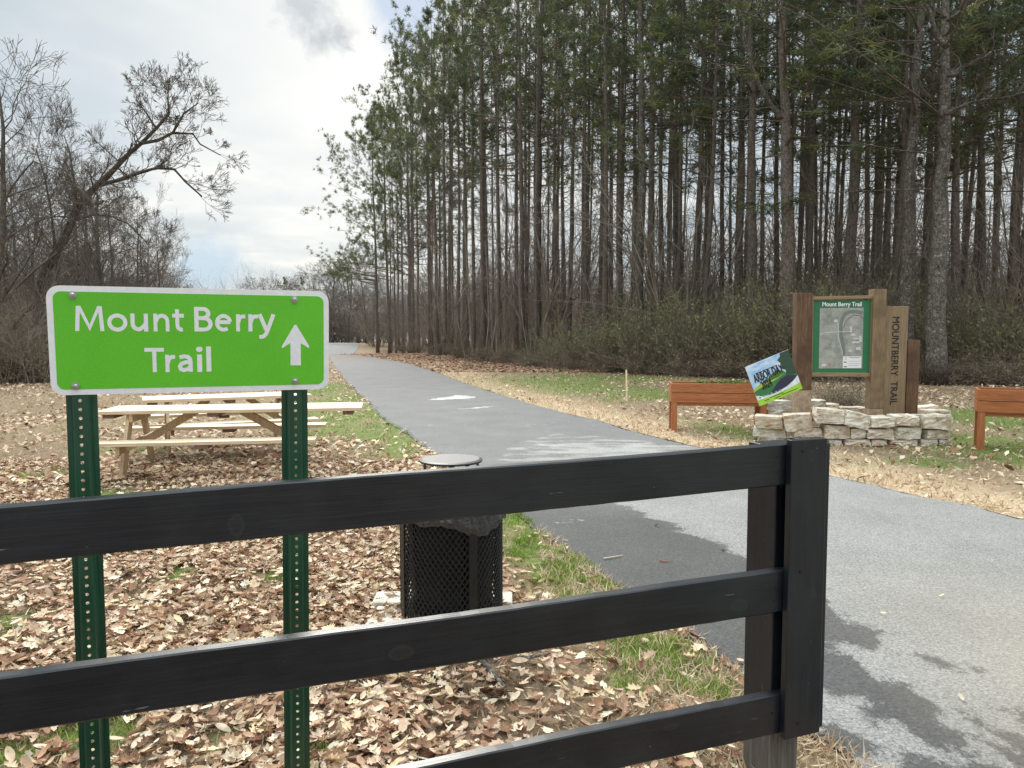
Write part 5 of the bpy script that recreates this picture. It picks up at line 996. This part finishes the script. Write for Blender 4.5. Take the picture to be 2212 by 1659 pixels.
# ------------------------------------------------------------------ fallen branch, twigs
def stick(pts, r, name, mat, label, catn):
    o = MB().tube(pts, [r*(1-.5*i/(len(pts)-1)) for i in range(len(pts))], 8).build(name, mat, None, smooth=True); tag(o, label, catn); return o
P = [gnd(1028, 1425), gnd(1045, 1450), gnd(1062, 1468), gnd(1080, 1490), gnd(1092, 1508)]; stick([(p[0], p[1], .035+.006*(i % 2)) for i, p in enumerate(P)], .016, 'fallen_branch', BARK2, 'short thick grey fallen branch lying in the leaves below the middle rail', 'branch')
P = [gnd(1120, 1440), gnd(1150, 1437), gnd(1190, 1428)]; stick([(p[0], p[1], .04) for p in P], .008, 'fallen_branch', BARK2, 'thin fallen stick lying crosswise right of the thick fallen branch', 'branch')
P = [gnd(1304, 1213), gnd(1322, 1210), gnd(1344, 1206)]; stick([(p[0], p[1], .022) for p in P], .006, 'twig', plain('pale_twig', (.6, .52, .36), .8), 'pale straight twig lying on the dark asphalt', 'twig')
P = [gnd(1424, 1217), gnd(1438, 1219), gnd(1452, 1217)]; stick([(p[0], p[1], .022) for p in P], .005, 'twig', plain('red_twig', (.32, .15, .09), .8), 'short reddish twig lying on the asphalt left of the fence post', 'twig')
# ------------------------------------------------------------------ walking person far down the trail
per = empty('person', (px2w(723.5, 138), 138, float(terr(-32, 138))+.02), 0, 'distant person in black clothes with pale hair walking on the trail', 'person')
sk = [((0, 0, .95), .13), ((0, 0, 1.15), .135), ((0, .0, 1.38), .15), ((0, 0, 1.47), .075), ((0, .01, 1.54), .055), ((0, .02, 1.62), .085), ((0, .02, 1.70), .085)]
E_ = [(0, 1), (1, 2), (2, 3), (3, 4), (4, 5), (5, 6)]
def chain(start, pts):
    k = start
    for p, r in pts: sk.append((p, r)); E_.append((k, len(sk)-1)); k = len(sk)-1
    return k
for s in (-1, 1):
    chain(0, [((s*.09, 0, .88), .105), ((s*.10, s*.08-.02, .5), .07), ((s*.10, s*.18, .09), .045), ((s*.11, s*.18-.16, .04), .035)])
    h = chain(2, [((s*.19, 0, 1.40), .065), ((s*.27, .03, 1.14), .048), ((s*(.22 if s > 0 else .27), -.16 if s > 0 else -.06, 1.02 if s > 0 else .92), .036), ((s*(.19 if s > 0 else .28), -.25 if s > 0 else -.09, 1.05 if s > 0 else .84), .034)])
    hp = Vector(sk[h][0])
    for f_ in range(5): chain(h, [(tuple(hp+Vector((s*(-.03+.015*f_), -.02, -.045-.006*(f_ % 3)))), .011), (tuple(hp+Vector((s*(-.032+.016*f_), -.035, -.085-.01*(f_ % 3)))), .009)])
me = bpy.data.meshes.new('body'); me.from_pydata([p for p, r in sk], E_, []); ob = link('body', me, per)
BC = plain('skin', (.55, .36, .27), .6, 0, .05, 20, 0); me.materials.append(plain('black_clothes', (.012, .012, .014), .8, 0, .2, 20, 0)); me.materials.append(BC)
md = ob.modifiers.new('skin', 'SKIN'); lay = me.skin_vertices[0] if me.skin_vertices else None
if not me.skin_vertices:
    bpy.context.view_layer.objects.active = ob
if me.skin_vertices:
    for i, (p, r) in enumerate(sk): me.skin_vertices[0].data[i].radius = (r, r)
    me.skin_vertices[0].data[0].use_root = True
ob.modifiers.new('s', 'SUBSURF').levels = 1; ob.modifiers['s'].render_levels = 1
bpy.context.view_layer.update(); ev = bpy.data.meshes.new_from_object(ob.evaluated_get(bpy.context.evaluated_depsgraph_get()))
print('person verts', len(ev.vertices), len(me.skin_vertices))
if len(ev.polygons) > 20:
    ob.modifiers.clear(); ev.materials.clear(); ev.materials.append(bpy.data.materials['black_clothes']); ev.materials.append(BC); ob.data = ev
    for p_ in ev.polygons:
        c_ = p_.center; p_.material_index = 1 if (c_.z > 1.50 or (abs(c_.x) > .17 and c_.z < .86 and c_.x < 0) or (c_.x > .1 and c_.y < -.22 and c_.z > .9)) else 0; p_.use_smooth = True
mb = MB(); nn = 12; vs = []
for i in range(7):
    t = i/6*math.pi*.62
    for k in range(nn): a = 2*math.pi*k/nn; vs.append((.098*math.sin(t+.05)*math.cos(a), .025+.108*math.sin(t+.05)*math.sin(a), 1.675+.115*math.cos(t)-(.05 if a > math.pi else 0)*-(i > 4)))
mb.add(vs, [(i*nn+k, i*nn+(k+1) % nn, (i+1)*nn+(k+1) % nn, (i+1)*nn+k) for i in range(6) for k in range(nn)]+[tuple(range(nn))]); mb.build('hair', plain('pale_hair', (.75, .68, .52), .7, 0, .1, 30, 0), per, smooth=True)
mb = MB()
for s in (-1, 1): mb.tube([(s*.032, -.068, 1.645), (s*.032, -.078, 1.645)], .009, 8)
mb.build('eyes', BKI, per); MB().tube([(0, -.07, 1.635), (0, -.092, 1.605), (0, -.072, 1.60)], [.008, .012, .008], 6).build('nose', BC, per); MB().box((0, -.07, 1.575), (.045, .01, .008)).build('mouth', plain('lips', (.4, .18, .15), .6), per)

# ------------------------------------------------------------------ sky, sun, camera
SUN_AZ = math.radians(-12); SUN_EL = math.radians(38)     # azimuth from +Y towards +X
w = bpy.data.worlds.new('World'); S.world = w; w.use_nodes = True; nt = w.node_tree; bg = nt.nodes['Background']; out = nt.nodes['World Output']
sky = N(nt, 'ShaderNodeTexSky', sky_type='NISHITA'); sky.sun_disc = False; sky.sun_elevation = SUN_EL; sky.sun_rotation = SUN_AZ; nt.links.new(sky.outputs[0], bg.inputs[0]); bg.inputs[1].default_value = .1
tc = N(nt, 'ShaderNodeTexCoord'); sx = N(nt, 'ShaderNodeSeparateXYZ'); nt.links.new(tc.outputs['Generated'], sx.inputs[0])
zc = math_(nt, 'ADD', math_(nt, 'MAXIMUM', sx.outputs[2], 0.), .13); cx_ = math_(nt, 'DIVIDE', sx.outputs[0], zc); cy_ = math_(nt, 'DIVIDE', sx.outputs[1], zc); cb = N(nt, 'ShaderNodeCombineXYZ'); nt.links.new(cx_, cb.inputs[0]); nt.links.new(cy_, cb.inputs[1])
n1_ = noise(nt, cb.outputs[0], .85, 5, .52, .5); n2 = noise(nt, cb.outputs[0], 2.6, 5, .55, .3)
f = math_(nt, 'ADD', math_(nt, 'MULTIPLY', n1_, .7), math_(nt, 'MULTIPLY', n2, .3))
cloud = ramp(nt, f, [(.38, (.46, .56, .64)), (.46, (.56, .64, .69)), (.53, (.72, .77, .775)), (.59, (.92, .92, .88)), (.72, (1.0, .99, .95))])
def dirdot(px, py):
    r = ray(px, py); r = r/np.linalg.norm(r); d = N(nt, 'ShaderNodeVectorMath', operation='DOT_PRODUCT'); nt.links.new(tc.outputs['Generated'], d.inputs[0]); d.inputs[1].default_value = tuple(r); return d.outputs['Value']
glow = math_(nt, 'POWER', math_(nt, 'MAXIMUM', dirdot(800, 150), 0.), 22.); cloud = mixc(nt, math_(nt, 'MULTIPLY', glow, .8), cloud, (1.04, 1.03, .98))
def puff(px, py, sharp, thr, col, cl, sc=7.):
    global cloud
    k = math_(nt, 'POWER', math_(nt, 'MAXIMUM', dirdot(px, py), 0.), sharp); nn_ = noise(nt, tc.outputs['Generated'], sc, 6, .6, .2); s = math_(nt, 'MULTIPLY', math_(nt, 'SUBTRACT', math_(nt, 'ADD', math_(nt, 'MULTIPLY', k, .5), nn_), thr), 5., clamp=True); cloud = mixc(nt, math_(nt, 'MULTIPLY', s, cl), cloud, col)
puff(680, 30, 420., .80, (.45, .50, .54), .7, 13.); puff(735, 105, 1500., .88, (.42, .47, .51), .8, 20.)
puff(900, 5, 300., .85, (.50, .62, .80), .8, 6.); puff(450, 600, 300., .82, (.50, .66, .80), .8, 5.)
puff(130, 200, 60., .90, (.60, .68, .74), .6, 3.)
el = math_(nt, 'MULTIPLY', math_(nt, 'SUBTRACT', sx.outputs[2], .42), 2.2, clamp=True); boost = math_(nt, 'ADD', math_(nt, 'MULTIPLY', el, 2.6), 1.)
bg2 = N(nt, 'ShaderNodeBackground'); nt.links.new(cloud, bg2.inputs[0]); boost = math_(nt, 'MULTIPLY', boost, .93); nt.links.new(boost, bg2.inputs[1]); mx = N(nt, 'ShaderNodeMixShader', i_0=.93); nt.links.new(bg.outputs[0], mx.inputs[1]); nt.links.new(bg2.outputs[0], mx.inputs[2]); nt.links.new(mx.outputs[0], out.inputs[0])
ld = bpy.data.lights.new('sun', 'SUN'); ld.energy = 3.2; ld.angle = math.radians(11); ld.color = (1, .95, .87); lo = bpy.data.objects.new('sun', ld); COL.objects.link(lo)
sd = Vector((math.sin(SUN_AZ)*math.cos(SUN_EL), math.cos(SUN_AZ)*math.cos(SUN_EL), math.sin(SUN_EL))); lo.rotation_euler = sd.to_track_quat('Z', 'Y').to_euler()
cd = bpy.data.cameras.new('camera'); cam = bpy.data.objects.new('camera', cd); COL.objects.link(cam); cd.sensor_width = 36; cd.lens = FPX/2212*36; cd.clip_start = .05; cd.clip_end = 1500
cam.location = (0, 0, CAMZ); cam.rotation_euler = (math.pi/2-TH, 0, 0); S.camera = cam
S.view_settings.view_transform = 'Standard'; S.view_settings.look = 'None'; S.view_settings.exposure = 0.16; S.view_settings.gamma = 1
S.render.resolution_x = 1024; S.render.resolution_y = 768
